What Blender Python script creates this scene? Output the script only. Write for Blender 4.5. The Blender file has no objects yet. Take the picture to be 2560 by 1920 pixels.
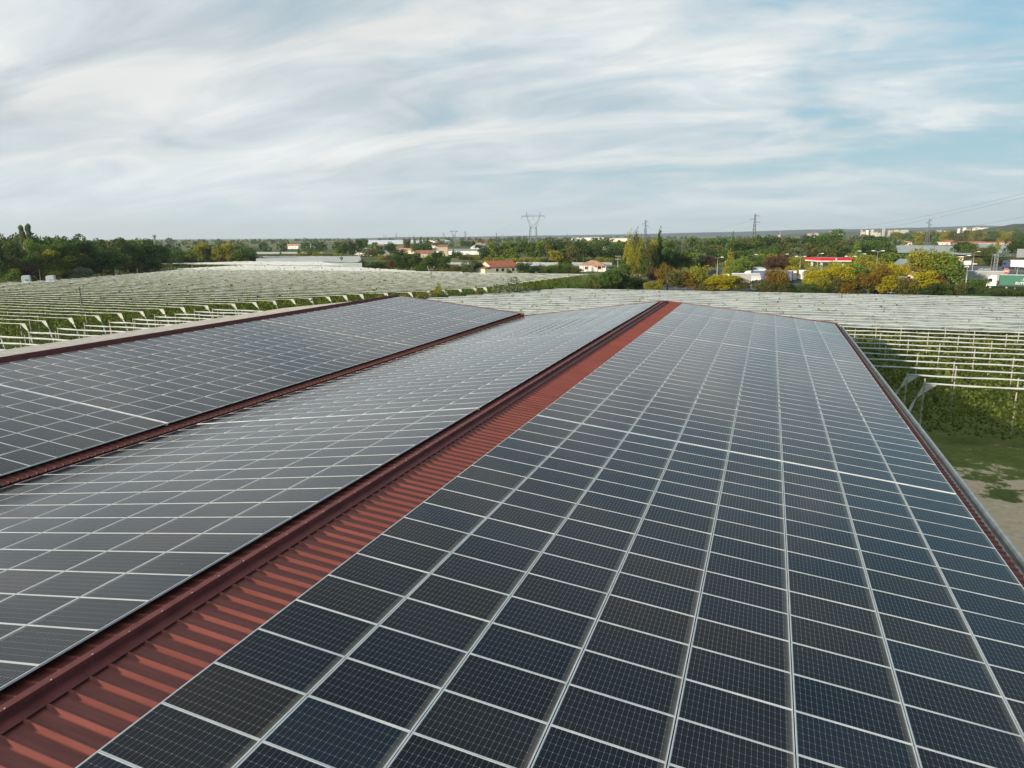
import bpy, math, random
import numpy as np
from mathutils import Vector, Matrix

# ------------------------------------------------------------------ camera, sky, sun, exposure
S = bpy.context.scene
COL = S.collection
ZR = 8.7                                   # height of the (virtual) panel-plane ridge above the ground
FPX, PITCH, YAW, ROLL = 1790.24, 0.20286, -0.34186, -0.00585
CX, CY, CZ = 9.764, 0.0, 6.456 + ZR
def cam_axes():
    cp, sp = math.cos(PITCH), math.sin(PITCH)
    F = np.array([math.sin(YAW)*cp, math.cos(YAW)*cp, -sp]); R = np.array([math.cos(YAW), -math.sin(YAW), 0.0])
    U = np.cross(R, F); c, s = math.cos(ROLL), math.sin(ROLL)
    return F, c*R + s*U, -s*R + c*U
CF, CR, CU = cam_axes()
cam = bpy.data.cameras.new("camera"); cam.sensor_width = 36; cam.lens = FPX/2560*36; cam.clip_end = 40000; cam.clip_start = 0.1
co = bpy.data.objects.new("camera", cam); COL.objects.link(co); S.camera = co
co.matrix_world = Matrix(((CR[0], CU[0], -CF[0], CX), (CR[1], CU[1], -CF[1], CY), (CR[2], CU[2], -CF[2], CZ), (0, 0, 0, 1)))

SUN_EL, SUN_T = math.radians(12.5), math.radians(64)      # elevation; angle from -X towards -Y
SD = Vector((-math.cos(SUN_EL)*math.cos(SUN_T), -math.cos(SUN_EL)*math.sin(SUN_T), math.sin(SUN_EL)))
sun = bpy.data.lights.new("sun", 'SUN'); sun.energy = 5.0; sun.angle = math.radians(1.3); sun.color = (1.0, 0.86, 0.68)
so = bpy.data.objects.new("sun", sun); COL.objects.link(so); so.rotation_euler = SD.to_track_quat('Z', 'Y').to_euler()
S.view_settings.view_transform = 'Standard'; S.view_settings.look = 'None'; S.view_settings.exposure = 0.28; S.view_settings.gamma = 1
try:
    S.cycles.max_bounces = 6; S.cycles.transparent_max_bounces = 12; S.cycles.volume_bounces = 0
    S.cycles.use_denoising = True
except Exception: pass

W = bpy.data.worlds.new("World"); S.world = W; W.use_nodes = True
wt = W.node_tree; wt.nodes.clear()
class NT:
    def __init__(s, t): s.t = t
    def n(s, kind, **kw):
        o = s.t.nodes.new(kind)
        for k, v in kw.items():
            if k == 'inp':
                for a, b in v.items(): 
                    if isinstance(b, bpy.types.NodeSocket): s.t.links.new(b, o.inputs[a])
                    else: o.inputs[a].default_value = b
            else: setattr(o, k, v)
        return o
    def m(s, op, a, b=None, c=None, clamp=False):
        o = s.t.nodes.new('ShaderNodeMath'); o.operation = op; o.use_clamp = clamp
        for i, v in enumerate((a, b, c)):
            if v is None: continue
            if isinstance(v, bpy.types.NodeSocket): s.t.links.new(v, o.inputs[i])
            else: o.inputs[i].default_value = v
        return o.outputs[0]
    def ramp(s, fac, pts):
        o = s.t.nodes.new('ShaderNodeValToRGB'); s.t.links.new(fac, o.inputs[0])
        e = o.color_ramp.elements
        while len(e) < len(pts): e.new(0.5)
        for i, (p, c) in enumerate(pts):
            e[i].position = p; e[i].color = (c, c, c, 1) if isinstance(c, (int, float)) else (*c, 1)
        return o.outputs[0]
    def mix(s, fac, a, b, mode='MIX'):
        o = s.t.nodes.new('ShaderNodeMix'); o.data_type = 'RGBA'; o.blend_type = mode
        for i, v in ((0, fac), (6, a), (7, b)):
            if isinstance(v, bpy.types.NodeSocket): s.t.links.new(v, o.inputs[i])
            elif i == 0: o.inputs[0].default_value = v
            else: o.inputs[i].default_value = (*v, 1)
        return o.outputs[2]
w = NT(wt)
sky = w.n('ShaderNodeTexSky', sky_type='NISHITA'); sky.sun_disc = False
sky.sun_elevation = SUN_EL; sky.sun_rotation = math.atan2(SD.x, SD.y); sky.air_density = 1.3; sky.dust_density = 1.5; sky.ozone_density = 2.0
tc = w.n('ShaderNodeTexCoord'); sep = w.n('ShaderNodeSeparateXYZ', inp={0: tc.outputs['Generated']})
dz = w.m('MAXIMUM', sep.outputs[2], 0.0)
den = w.m('ADD', dz, 0.24)
u = w.m('DIVIDE', sep.outputs[0], den); v = w.m('DIVIDE', sep.outputs[1], den)
comb = w.n('ShaderNodeCombineXYZ', inp={0: u, 1: v, 2: 0.0})
def cloudnoise(rot, sc, loc, scale, det, rough, dist):
    q = w.n('ShaderNodeMapping', inp={0: comb.outputs[0]}); q.inputs['Rotation'].default_value = (0, 0, math.radians(rot)); q.inputs['Scale'].default_value = (*sc, 1); q.inputs['Location'].default_value = (*loc, 0)
    return w.n('ShaderNodeTexNoise', inp={0: q.outputs[0], 'Scale': scale, 'Detail': det, 'Roughness': rough, 'Distortion': dist}).outputs[0]
n1 = cloudnoise(-38, (0.8, 1.5), (5.3, 2.2), 0.9, 6.0, 0.5, 0.5)          # broad masses
n2 = cloudnoise(-62, (1.3, 3.0), (3.1, 1.7), 1.1, 8.0, 0.55, 0.7)           # combed streaks
n3 = cloudnoise(-20, (1.4, 3.0), (9.7, 4.1), 3.2, 8.0, 0.58, 0.6)            # small wisps
# the cloud bank thins out towards the right (+X) of the place
side = w.m('MULTIPLY', sep.outputs[0], -0.30)
cov = w.m('ADD', w.m('ADD', w.m('MULTIPLY', n1, 0.62), w.m('MULTIPLY', n2, 0.46)), w.m('ADD', side, w.m('MULTIPLY', n3, 0.30)))
mask = w.ramp(cov, [(0.535, 0.0), (0.62, 0.34), (0.70, 0.76), (0.82, 1.0)])
shade = w.ramp(n2, [(0.33, (0.42, 0.475, 0.515)), (0.50, (0.55, 0.59, 0.61)), (0.64, (0.67, 0.68, 0.67))])
lum = w.ramp(n1, [(0.34, 0.86), (0.62, 1.04)])
cloud = w.mix(1.0, shade, lum, 'MULTIPLY')
blue = w.mix(1.0, sky.outputs[0], (0.085, 0.108, 0.115), 'MULTIPLY')
blue = w.mix(0.82, blue, (0.24, 0.42, 0.53))
skyc = w.mix(mask, blue, cloud)
hor = w.ramp(dz, [(0.0, 0.92), (0.045, 0.42), (0.12, 0.0)])
skyc = w.mix(hor, skyc, (0.52, 0.61, 0.66))
bg = w.n('ShaderNodeBackground', inp={0: skyc, 1: 1.12})
wo = w.n('ShaderNodeOutputWorld', inp={0: bg.outputs[0]})

# ------------------------------------------------------------------ helpers
rnd = random.Random(7); rs = np.random.RandomState(7)
R = math.radians
def at(px, py, z=0.0):
    """where the ray through that point of the 2560-wide frame meets height z"""
    d = CF*FPX + CR*(px-1280) - CU*(py-960); t = (z-CZ)/d[2]
    return Vector((CX+t*d[0], CY+t*d[1], z))
def far(px, dist):
    d = CF*FPX + CR*(px-1280) - CU*((599.3-0.00585*px)-960); h = math.hypot(d[0], d[1])
    return Vector((CX+dist*d[0]/h, CY+dist*d[1]/h, 0))
def hy(px): return 599.3-0.00585*px
def dep(p): return (Vector(p)-Vector((CX, CY, CZ))).dot(Vector(CF))
def proj(P):
    d = Vector(P)-Vector((CX, CY, CZ)); z = d.dot(Vector(CF))
    if z <= 0.1: return None
    return (1280+FPX*d.dot(Vector(CR))/z, 960-FPX*d.dot(Vector(CU))/z)

def link(o, parent=None):
    COL.objects.link(o)
    if parent: o.parent = parent
    return o
def tag(o, label=None, cat=None, group=None, kind=None):
    if label: o['label'] = label
    if cat: o['category'] = cat
    if group: o['group'] = group
    if kind: o['kind'] = kind
    return o
def empty(name, loc=(0, 0, 0), rz=0.0, label=None, cat=None, group=None):
    o = bpy.data.objects.new(name, None); COL.objects.link(o); o.location = loc; o.rotation_euler = (0, 0, rz); o.empty_display_size = 0.3
    return tag(o, label, cat, group)
def mesh_np(name, V, Fc, mats, mi=None, uv=None):
    V = np.asarray(V, np.float32).reshape(-1, 3); Fc = np.asarray(Fc, np.int32); k = Fc.shape[1]; nf = len(Fc)
    me = bpy.data.meshes.new(name); me.vertices.add(len(V)); me.vertices.foreach_set('co', V.ravel())
    me.loops.add(nf*k); me.loops.foreach_set('vertex_index', Fc.ravel())
    me.polygons.add(nf); me.polygons.foreach_set('loop_start', np.arange(0, nf*k, k, dtype=np.int32))
    for m in mats: me.materials.append(m)
    if mi is not None: me.polygons.foreach_set('material_index', np.asarray(mi, np.int32))
    if uv is not None:
        l = me.uv_layers.new(name='UVMap'); l.data.foreach_set('uv', np.asarray(uv, np.float32).ravel())
    me.update(calc_edges=True); me.validate()
    return me
class MB:
    """collects boxes, bars and tubes and links them as ONE mesh object"""
    def __init__(s): s.v = []; s.f = []; s.m = []; s.smooth = []
    def face(s, pts, m=0):
        b = len(s.v); s.v += [tuple(p) for p in pts]; s.f.append(tuple(range(b, b+len(pts)))); s.m.append(m); s.smooth.append(False); return s
    def box(s, a, b, m=0, M=None):
        x0, y0, z0 = a; x1, y1, z1 = b
        P = [(x0,y0,z0),(x1,y0,z0),(x1,y1,z0),(x0,y1,z0),(x0,y0,z1),(x1,y0,z1),(x1,y1,z1),(x0,y1,z1)]
        if M is not None: P = [tuple(M @ Vector(p)) for p in P]
        k = len(s.v); s.v += P
        for q in ((0,3,2,1),(4,5,6,7),(0,1,5,4),(1,2,6,5),(2,3,7,6),(3,0,4,7)):
            s.f.append(tuple(k+i for i in q)); s.m.append(m); s.smooth.append(False)
        return s
    def tube(s, pts, r, n=6, m=0, cap=True):
        pts = [Vector(p) for p in pts]; k = len(s.v); N = len(pts)
        rr = r if isinstance(r, (list, tuple)) else [r]*N
        for i, p in enumerate(pts):
            t = (pts[min(i+1, N-1)]-pts[max(i-1, 0)]).normalized()
            a = Vector((0, 0, 1)) if abs(t.z) < 0.9 else Vector((1, 0, 0))
            e = t.cross(a).normalized(); g = t.cross(e)
            for j in range(n):
                A = 2*math.pi*j/n; s.v.append(tuple(p+(e*math.cos(A)+g*math.sin(A))*rr[i]))
        for i in range(N-1):
            for j in range(n):
                s.f.append((k+i*n+j, k+i*n+(j+1) % n, k+(i+1)*n+(j+1) % n, k+(i+1)*n+j)); s.m.append(m); s.smooth.append(True)
        if cap:
            s.f.append(tuple(k+j for j in range(n))); s.f.append(tuple(k+(N-1)*n+j for j in reversed(range(n)))); s.m += [m, m]; s.smooth += [False, False]
        return s
    def loft(s, rings, m=0, cap=True, close=True, smooth=False):
        k = len(s.v); n = len(rings[0])
        for r in rings: s.v += [tuple(p) for p in r]
        for i in range(len(rings)-1):
            for j in range(n if close else n-1):
                s.f.append((k+i*n+j, k+i*n+(j+1) % n, k+(i+1)*n+(j+1) % n, k+(i+1)*n+j)); s.m.append(m); s.smooth.append(smooth)
        if cap:
            s.f.append(tuple(k+j for j in reversed(range(n)))); s.f.append(tuple(k+(len(rings)-1)*n+j for j in range(n))); s.m += [m, m]; s.smooth += [False, False]
        return s
    def mesh(s, name, mats):
        me = bpy.data.meshes.new(name); me.from_pydata(s.v, [], s.f)
        for m in (mats if isinstance(mats, (list, tuple)) else [mats]): me.materials.append(m)
        me.polygons.foreach_set('material_index', s.m); me.polygons.foreach_set('use_smooth', s.smooth); me.update()
        return me
    def build(s, name, mats, parent=None, loc=None):
        o = bpy.data.objects.new(name, s.mesh(name, mats)); link(o, parent)
        if loc: o.location = loc
        return o
def obj(name, me, parent=None, loc=None, rz=None, scale=None):
    o = bpy.data.objects.new(name, me); link(o, parent)
    if loc is not None: o.location = loc
    if rz is not None: o.rotation_euler = (0, 0, rz)
    if scale is not None: o.scale = scale
    return o
def kids(o): return [c for c in o.children]
def copy_tree(o, parent=None):
    c = o.copy(); COL.objects.link(c); c.parent = parent
    for ch in kids(o): copy_tree(ch, c)
    return c
def ordn(n):
    return ['zeroth','first','second','third','fourth','fifth','sixth','seventh','eighth','ninth','tenth','eleventh','twelfth','thirteenth','fourteenth','fifteenth','sixteenth','seventeenth','eighteenth','nineteenth','twentieth'][n] if n <= 20 else f"{n}{'st' if n%10==1 and n!=11 else 'nd' if n%10==2 else 'rd' if n%10==3 else 'th'}"

# ------------------------------------------------------------------ materials
MATS = {}
def mat(name, col, rough=0.6, metal=0.0, var=0.0, scale=3.0, spec=0.5, col2=None, bump=0.0, bscale=20.0, stretch=None, detail=5.0, trans=0.0, contrast=(0.35, 0.65)):
    if name in MATS: return MATS[name]
    m = bpy.data.materials.new(name); m.use_nodes = True; t = NT(m.node_tree); b = m.node_tree.nodes['Principled BSDF']
    b.inputs['Roughness'].default_value = rough; b.inputs['Metallic'].default_value = metal; b.inputs['Specular IOR Level'].default_value = spec
    b.inputs['Base Color'].default_value = (*col, 1)
    if var or col2 or bump:
        g = t.n('ShaderNodeNewGeometry'); vec = g.outputs['Position']
        if stretch:
            q = t.n('ShaderNodeMapping', inp={0: vec}); q.inputs['Scale'].default_value = stretch; vec = q.outputs[0]
    if var or col2:
        n = t.n('ShaderNodeTexNoise', inp={0: vec, 'Scale': scale, 'Detail': detail, 'Roughness': 0.6})
        lo = tuple(c*(1-var) for c in col); hi = col2 if col2 else tuple(min(1, c*(1+var)) for c in col)
        c = t.ramp(n.outputs[0], [(contrast[0], lo), (contrast[1], hi)]); m.node_tree.links.new(c, b.inputs['Base Color'])
    if bump:
        n = t.n('ShaderNodeTexNoise', inp={0: vec, 'Scale': bscale, 'Detail': 4.0})
        bm = t.n('ShaderNodeBump', inp={'Height': n.outputs[0], 'Strength': bump, 'Distance': 0.05}); m.node_tree.links.new(bm.outputs[0], b.inputs['Normal'])
    if trans:
        out = m.node_tree.nodes['Material Output']; tr = t.n('ShaderNodeBsdfTransparent'); mx = t.n('ShaderNodeMixShader', inp={0: trans, 1: b.outputs[0], 2: tr.outputs[0]})
        m.node_tree.links.new(mx.outputs[0], out.inputs[0])
    MATS[name] = m; return m

def leaf_mat(name, dark, light, scale=0.9):
    m = bpy.data.materials.new(name); m.use_nodes = True; nt = m.node_tree; nt.nodes.clear(); t = NT(nt)
    g = t.n('ShaderNodeNewGeometry')
    n = t.n('ShaderNodeTexNoise', inp={0: g.outputs['Position'], 'Scale': scale, 'Detail': 3.0})
    n3 = t.n('ShaderNodeTexWhiteNoise', noise_dimensions='1D', inp={'W': g.outputs['Random Per Island']})
    f = t.m('ADD', t.m('MULTIPLY', n.outputs[0], 0.75), t.m('MULTIPLY', n3.outputs[0], 0.3))
    c = t.ramp(f, [(0.34, dark), (0.72, light)])
    d = t.n('ShaderNodeBsdfDiffuse', inp={0: c}); tr = t.n('ShaderNodeBsdfTranslucent', inp={0: c})
    mx = t.n('ShaderNodeMixShader', inp={0: 0.4, 1: d.outputs[0], 2: tr.outputs[0]})
    t.n('ShaderNodeOutputMaterial', inp={0: mx.outputs[0]})
    MATS[name] = m; return m
LEAF = {
 'dark green': leaf_mat('leaf_dark', (0.034, 0.064, 0.022), (0.104, 0.160, 0.049)),
 'mid green': leaf_mat('leaf_mid', (0.060, 0.109, 0.030), (0.170, 0.246, 0.066)),
 'bright green': leaf_mat('leaf_bright', (0.104, 0.166, 0.034), (0.282, 0.358, 0.075)),
 'olive green': leaf_mat('leaf_olive', (0.085, 0.094, 0.034), (0.226, 0.226, 0.075)),
 'yellow-green': leaf_mat('leaf_yellowgreen', (0.179, 0.189, 0.034), (0.452, 0.415, 0.066)),
 'yellow': leaf_mat('leaf_yellow', (0.302, 0.217, 0.022), (0.550, 0.528, 0.038)),
 'orange-brown': leaf_mat('leaf_orange', (0.12, 0.085, 0.025), (0.36, 0.24, 0.045)),
 'grey-green': leaf_mat('leaf_grey', (0.113, 0.142, 0.079), (0.264, 0.302, 0.170)),
 'reddish brown': leaf_mat('leaf_red', (0.094, 0.056, 0.038), (0.226, 0.133, 0.085)),
}
ORCH = leaf_mat('leaf_orchard', (0.055, 0.09, 0.02), (0.215, 0.245, 0.05), 0.6)
FARW = leaf_mat('leaf_far', (0.039, 0.058, 0.026), (0.111, 0.130, 0.052), 0.02)
M_red = mat('red_coated_steel', (0.185, 0.050, 0.038), 0.55, 0, 0.16, 1.0, 0.25, stretch=(0.6, 7, 0.6), detail=6)
M_redside = M_red
M_cap = mat('maroon_flashing', (0.150, 0.034, 0.030), 0.55, 0, 0.2, 2.0, 0.25)
M_alu = mat('aluminium_frame', (0.60, 0.60, 0.59), 0.55, 0.0, 0.10, 3.0)
M_galv = mat('galvanised_steel', (0.30, 0.33, 0.34), 0.42, 0.55, 0.2, 2.5)
M_gutin = mat('gutter_inside', (0.42, 0.40, 0.33), 0.6, 0, 0.1, 0.55, col2=(0.30, 0.13, 0.06), contrast=(0.56, 0.68))
M_fibre = mat('fibre_cement', (0.36, 0.345, 0.31), 0.85, 0, 0.18, 1.2, col2=(0.42, 0.41, 0.38))
M_wall = mat('cream_cladding', (0.50, 0.46, 0.38), 0.7, 0, 0.08, 1.0)
M_bark = mat('bark', (0.12, 0.09, 0.065), 0.9, 0, 0.3, 4.0)
M_pale = mat('pale_bark', (0.40, 0.37, 0.31), 0.9, 0, 0.2, 3.0)
M_net = mat('white_net', (0.46, 0.49, 0.49), 0.85, 0, 0.10, 1.3)
M_netsheet = mat('closed_net', (0.43, 0.455, 0.42), 0.9, 0, 0.32, 0.6, stretch=(0.35, 1.6, 1.0), trans=0.42)
M_post = mat('concrete_post', (0.40, 0.37, 0.32), 0.85, 0, 0.15, 2.0)
M_wood = mat('weathered_wood', (0.20, 0.165, 0.13), 0.85, 0, 0.2, 3.0)
M_steel = mat('lattice_steel', (0.17, 0.19, 0.21), 0.55, 0.3, 0.1, 1.0)
M_wire = mat('wire', (0.26, 0.28, 0.30), 0.5, 0.3)
M_lamp = mat('lamp_post_paint', (0.45, 0.47, 0.46), 0.5, 0.3, 0.1, 1.0)
M_white = mat('white_paint', (0.74, 0.74, 0.72), 0.4, 0, 0.06, 1.5)
M_glassd = mat('dark_window', (0.02, 0.025, 0.03), 0.1)
M_rubber = mat('rubber', (0.02, 0.02, 0.02), 0.8)
M_dark = mat('dark_plastic', (0.03, 0.03, 0.035), 0.5)
M_asph = mat('asphalt', (0.075, 0.078, 0.082), 0.9, 0, 0.2, 0.4)
M_line = mat('road_paint', (0.7, 0.7, 0.68), 0.7)
M_orange = mat('orange_tiles', (0.40, 0.115, 0.055), 0.8, 0, 0.2, 0.8, stretch=(1, 1, 4))
M_pink = mat('faded_pink_tiles', (0.46, 0.235, 0.16), 0.85, 0, 0.25, 0.8)
M_brown = mat('brown_tiles', (0.25, 0.12, 0.085), 0.85, 0, 0.25, 0.8)
M_cream = mat('cream_render', (0.70, 0.60, 0.44), 0.85, 0, 0.06, 0.6)
M_tan = mat('tan_render', (0.46, 0.38, 0.27), 0.85, 0, 0.1, 0.6)
M_wr = mat('white_render', (0.68, 0.66, 0.60), 0.85, 0, 0.08, 0.6)
M_slate = mat('grey_sheet_roof', (0.24, 0.27, 0.31), 0.5, 0.2, 0.12, 0.3)
M_bluer = mat('blue_grey_roof', (0.26, 0.36, 0.48), 0.5, 0.1, 0.1, 0.3)
M_signred = mat('sign_red', (0.62, 0.02, 0.03), 0.4)
M_green = mat('trailer_green', (0.012, 0.135, 0.085), 0.45, 0, 0.08, 0.4)
M_navy = mat('navy_tarpaulin', (0.03, 0.055, 0.16), 0.5, 0, 0.1, 0.5)
M_greyt = mat('grey_tarpaulin', (0.30, 0.31, 0.31), 0.6, 0, 0.15, 0.4)
M_redt = mat('red_tarpaulin', (0.45, 0.035, 0.03), 0.5, 0, 0.1, 0.5)
M_yelt = mat('yellow_tarpaulin', (0.62, 0.36, 0.03), 0.5, 0, 0.1, 0.5)
M_silver = mat('silver_paint', (0.34, 0.36, 0.38), 0.3, 0.5)
M_carbl = mat('dark_car_paint', (0.03, 0.035, 0.05), 0.3, 0.1)

def cell_mat(name, base, dust):
    """solar cells under glass: thin cell gaps, brighter crossings, dust gathered along the lower edge"""
    m = bpy.data.materials.new(name); m.use_nodes = True; nt = m.node_tree; t = NT(nt); b = nt.nodes['Principled BSDF']
    uv = t.n('ShaderNodeUVMap'); sp = t.n('ShaderNodeSeparateXYZ', inp={0: uv.outputs[0]})
    def tri(sock, n):   # distance to nearest line in cells, 0 on the line
        fr = t.m('FRACT', t.m('MULTIPLY', sock, n)); return t.m('SUBTRACT', 0.5, t.m('ABSOLUTE', t.m('SUBTRACT', fr, 0.5)))
    uu = t.m('DIVIDE', t.m('SUBTRACT', sp.outputs[0], 0.005), 0.990); vv = t.m('DIVIDE', t.m('SUBTRACT', sp.outputs[1], 0.008), 0.984)
    a = tri(uu, 20.0); c = tri(vv, 6.0)
    def outside(k): return t.m('GREATER_THAN', t.m('ABSOLUTE', t.m('SUBTRACT', k, 0.5)), 0.5)
    margin = t.m('MAXIMUM', outside(uu), outside(vv))
    la = t.m('LESS_THAN', a, 0.020); lc = t.m('LESS_THAN', c, 0.011)
    dot = t.m('LESS_THAN', t.m('ADD', t.m('MULTIPLY', a, 0.5), c), 0.050)
    bb = t.m('LESS_THAN', tri(uu, 180.0), 0.10)
    ln = t.m('MAXIMUM', t.m('MULTIPLY', la, 0.62), t.m('MAXIMUM', t.m('MULTIPLY', lc, 0.42), t.m('MAXIMUM', dot, t.m('MULTIPLY', bb, 0.03))))
    col = t.mix(ln, base, (0.34, 0.37, 0.38)); col = t.mix(margin, col, (0.36, 0.38, 0.38))
    g = t.n('ShaderNodeNewGeometry')
    no = t.n('ShaderNodeTexNoise', inp={0: g.outputs['Position'], 'Scale': 1.7, 'Detail': 5.0, 'Roughness': 0.65})
    edge = t.ramp(sp.outputs[0], [(0.0, 0.02), (0.03, 0.004), (0.93, 0.006), (0.985, 0.45), (1.0, 0.75)])
    dm = t.m('MULTIPLY', t.m('ADD', t.m('MULTIPLY', no.outputs[0], 0.9), 0.25), edge, clamp=True)
    dm = t.m('ADD', dm, t.m('MULTIPLY', no.outputs[0], dust), clamp=True)
    col = t.mix(dm, col, (0.30, 0.27, 0.22))
    vo = t.n('ShaderNodeTexVoronoi', inp={0: g.outputs['Position'], 'Scale': 1.35})
    sp_ = t.m('LESS_THAN', t.m('ADD', vo.outputs['Distance'], t.m('MULTIPLY', no.outputs[0], 0.03)), 0.034)
    col = t.mix(t.m('MULTIPLY', sp_, 0.7), col, (0.45, 0.44, 0.40))
    nt.links.new(col, b.inputs['Base Color'])
    b.inputs['Roughness'].default_value = 0.5; b.inputs['IOR'].default_value = 1.30; b.inputs['Specular IOR Level'].default_value = 0.0
    b.inputs['Coat Weight'].default_value = 1.0; b.inputs['Coat IOR'].default_value = 1.25
    rr = t.m('ADD', 0.05, t.m('MULTIPLY', no.outputs[0], 0.10)); nt.links.new(rr, b.inputs['Coat Roughness'])
    MATS[name] = m; return m
CELLS = [cell_mat('cells_blue_black', (0.003, 0.006, 0.014), 0.008), cell_mat('cells_black', (0.004, 0.0055, 0.010), 0.010),
         cell_mat('cells_brown_black', (0.0115, 0.009, 0.0095), 0.012), cell_mat('cells_blue', (0.005, 0.011, 0.022), 0.008),
         cell_mat('cells_charcoal', (0.006, 0.0075, 0.012), 0.022)]

# ------------------------------------------------------------------ ground, hills, roads
def ground_mat():
    m = bpy.data.materials.new('ground'); m.use_nodes = True; nt = m.node_tree; t = NT(nt); b = nt.nodes['Principled BSDF']
    g = t.n('ShaderNodeNewGeometry'); P = g.outputs['Position']; sp = t.n('ShaderNodeSeparateXYZ', inp={0: P})
    fine = t.n('ShaderNodeTexNoise', inp={0: P, 'Scale': 2.2, 'Detail': 8.0, 'Roughness': 0.7})
    mid = t.n('ShaderNodeTexNoise', inp={0: P, 'Scale': 0.35, 'Detail': 6.0, 'Roughness': 0.62})
    big = t.n('ShaderNodeTexVoronoi', inp={0: P, 'Scale': 0.0032, 'Randomness': 0.9})
    grass = t.ramp(t.m('ADD', t.m('MULTIPLY', fine.outputs[0], 0.5), t.m('MULTIPLY', mid.outputs[0], 0.5)), [(0.36, (0.075, 0.09, 0.02)), (0.52, (0.15, 0.165, 0.04)), (0.68, (0.24, 0.22, 0.075))])
    soil = t.ramp(fine.outputs[0], [(0.3, (0.50, 0.34, 0.21)), (0.7, (0.72, 0.53, 0.35))])
    # worn yard of bare soil beside the warehouse, nearer than the orchard headland
    edge = t.m('ADD', t.m('MULTIPLY', sp.outputs[1], -0.10), 5.95)
    near = t.m('MULTIPLY', t.m('GREATER_THAN', sp.outputs[0], 10.0), t.m('GREATER_THAN', sp.outputs[1], -60.0))
    inyard = t.m('MULTIPLY', t.m('LESS_THAN', sp.outputs[0], 60.0), near)
    tuft = t.m('SUBTRACT', t.m('ADD', edge, t.m('MULTIPLY', t.m('SUBTRACT', mid.outputs[0], 0.5), 5.0)), t.m('MULTIPLY', fine.outputs[0], 0.9))
    sm = t.m('MULTIPLY', t.ramp(tuft, [(0.35, 0.0), (0.55, 1.0)]), inyard)
    # strip of bare ground at the foot of the first orchard row
    fld = t.ramp(big.outputs['Color'], [(0.0, (0.07, 0.09, 0.03)), (0.4, (0.12, 0.14, 0.05)), (0.6, (0.22, 0.19, 0.10)), (1.0, (0.10, 0.12, 0.045))])
    r = t.m('POWER', t.m('ADD', t.m('POWER', sp.outputs[0], 2.0), t.m('POWER', sp.outputs[1], 2.0)), 0.5)
    fm = t.ramp(t.m('DIVIDE', r, 900.0), [(0.33, 0.0), (0.6, 0.8)])
    c = t.mix(fm, grass, fld); c = t.mix(sm, c, soil)
    nt.links.new(c, b.inputs['Base Color']); b.inputs['Roughness'].default_value = 0.95; b.inputs['Specular IOR Level'].default_value = 0.1
    bm = t.n('ShaderNodeBump', inp={'Height': fine.outputs[0], 'Strength': 0.6, 'Distance': 0.08}); nt.links.new(bm.outputs[0], b.inputs['Normal'])
    return m
g = MB(); g.face([(-15000, -3000, 0), (15000, -3000, 0), (15000, 15500, 0), (-15000, 15500, 0)]); go = g.build('ground', ground_mat()); tag(go, kind='structure')
def sheet(name, pts, m, z=0.004, kind='structure'):
    s = MB(); s.face([(p[0], p[1], z) for p in pts]); o = s.build(name, m); o['kind'] = kind; return o

def hill(name, pts, D, thick, m, base=-2):
    s = MB(); rows = []
    xs = np.linspace(pts[0][0], pts[-1][0], 160); ys = np.interp(xs, [p[0] for p in pts], [p[1] for p in pts])
    r2 = np.random.RandomState(int(D)); ys = ys + np.convolve(r2.randn(160), np.ones(5)/5, 'same')*0.55
    for i, x in enumerate(xs):
        h = max(1.0, CZ+(hy(x)-ys[i])/FPX*D); a = far(x, D); f = far(x, D-thick); c = far(x, D+thick)
        rows.append([(f.x, f.y, base), (a.x*0.6+f.x*0.4, a.y*0.6+f.y*0.4, h*0.72), (a.x, a.y, h), (c.x, c.y, base)])
    k = len(s.v)
    for r in rows: s.v += r
    for i in range(len(rows)-1):
        for j in range(3): s.f.append((i*4+j, i*4+4+j, i*4+5+j, i*4+1+j)); s.m.append(0); s.smooth.append(True)
    o = s.build(name, m); o['kind'] = 'structure'; return o
M_hill = mat('hill_woodland', (0.018, 0.032, 0.028), 1.0, 0, 0.35, 0.006, 0.0, detail=8)
M_hill2 = mat('hill_fields', (0.045, 0.06, 0.03), 1.0, 0, 0.4, 0.012, 0.0, col2=(0.11, 0.11, 0.05), detail=8)
hill('hills', [(-500, 603), (400, 602.5), (560, 600.5), (740, 598.5), (860, 596.5), (1000, 592.5), (1150, 592), (1280, 589.5), (1400, 588.5), (1600, 585), (1720, 583), (1840, 581), (1980, 576), (2100, 574.5), (2200, 573.5), (2300, 572), (2440, 568), (2500, 569), (2560, 570), (3200, 566)], 11500, 1500, M_hill)
hill('hills', [(2380, 586), (2440, 577), (2490, 571), (2530, 566), (2560, 564.5), (2800, 556), (3300, 548)], 4200, 900, M_hill2)
hill('hills', [(1950, 587), (2020, 582.5), (2120, 580), (2250, 579), (2360, 577), (2460, 573.5), (2560, 576), (2700, 578)], 7000, 1200, M_hill2)

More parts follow.
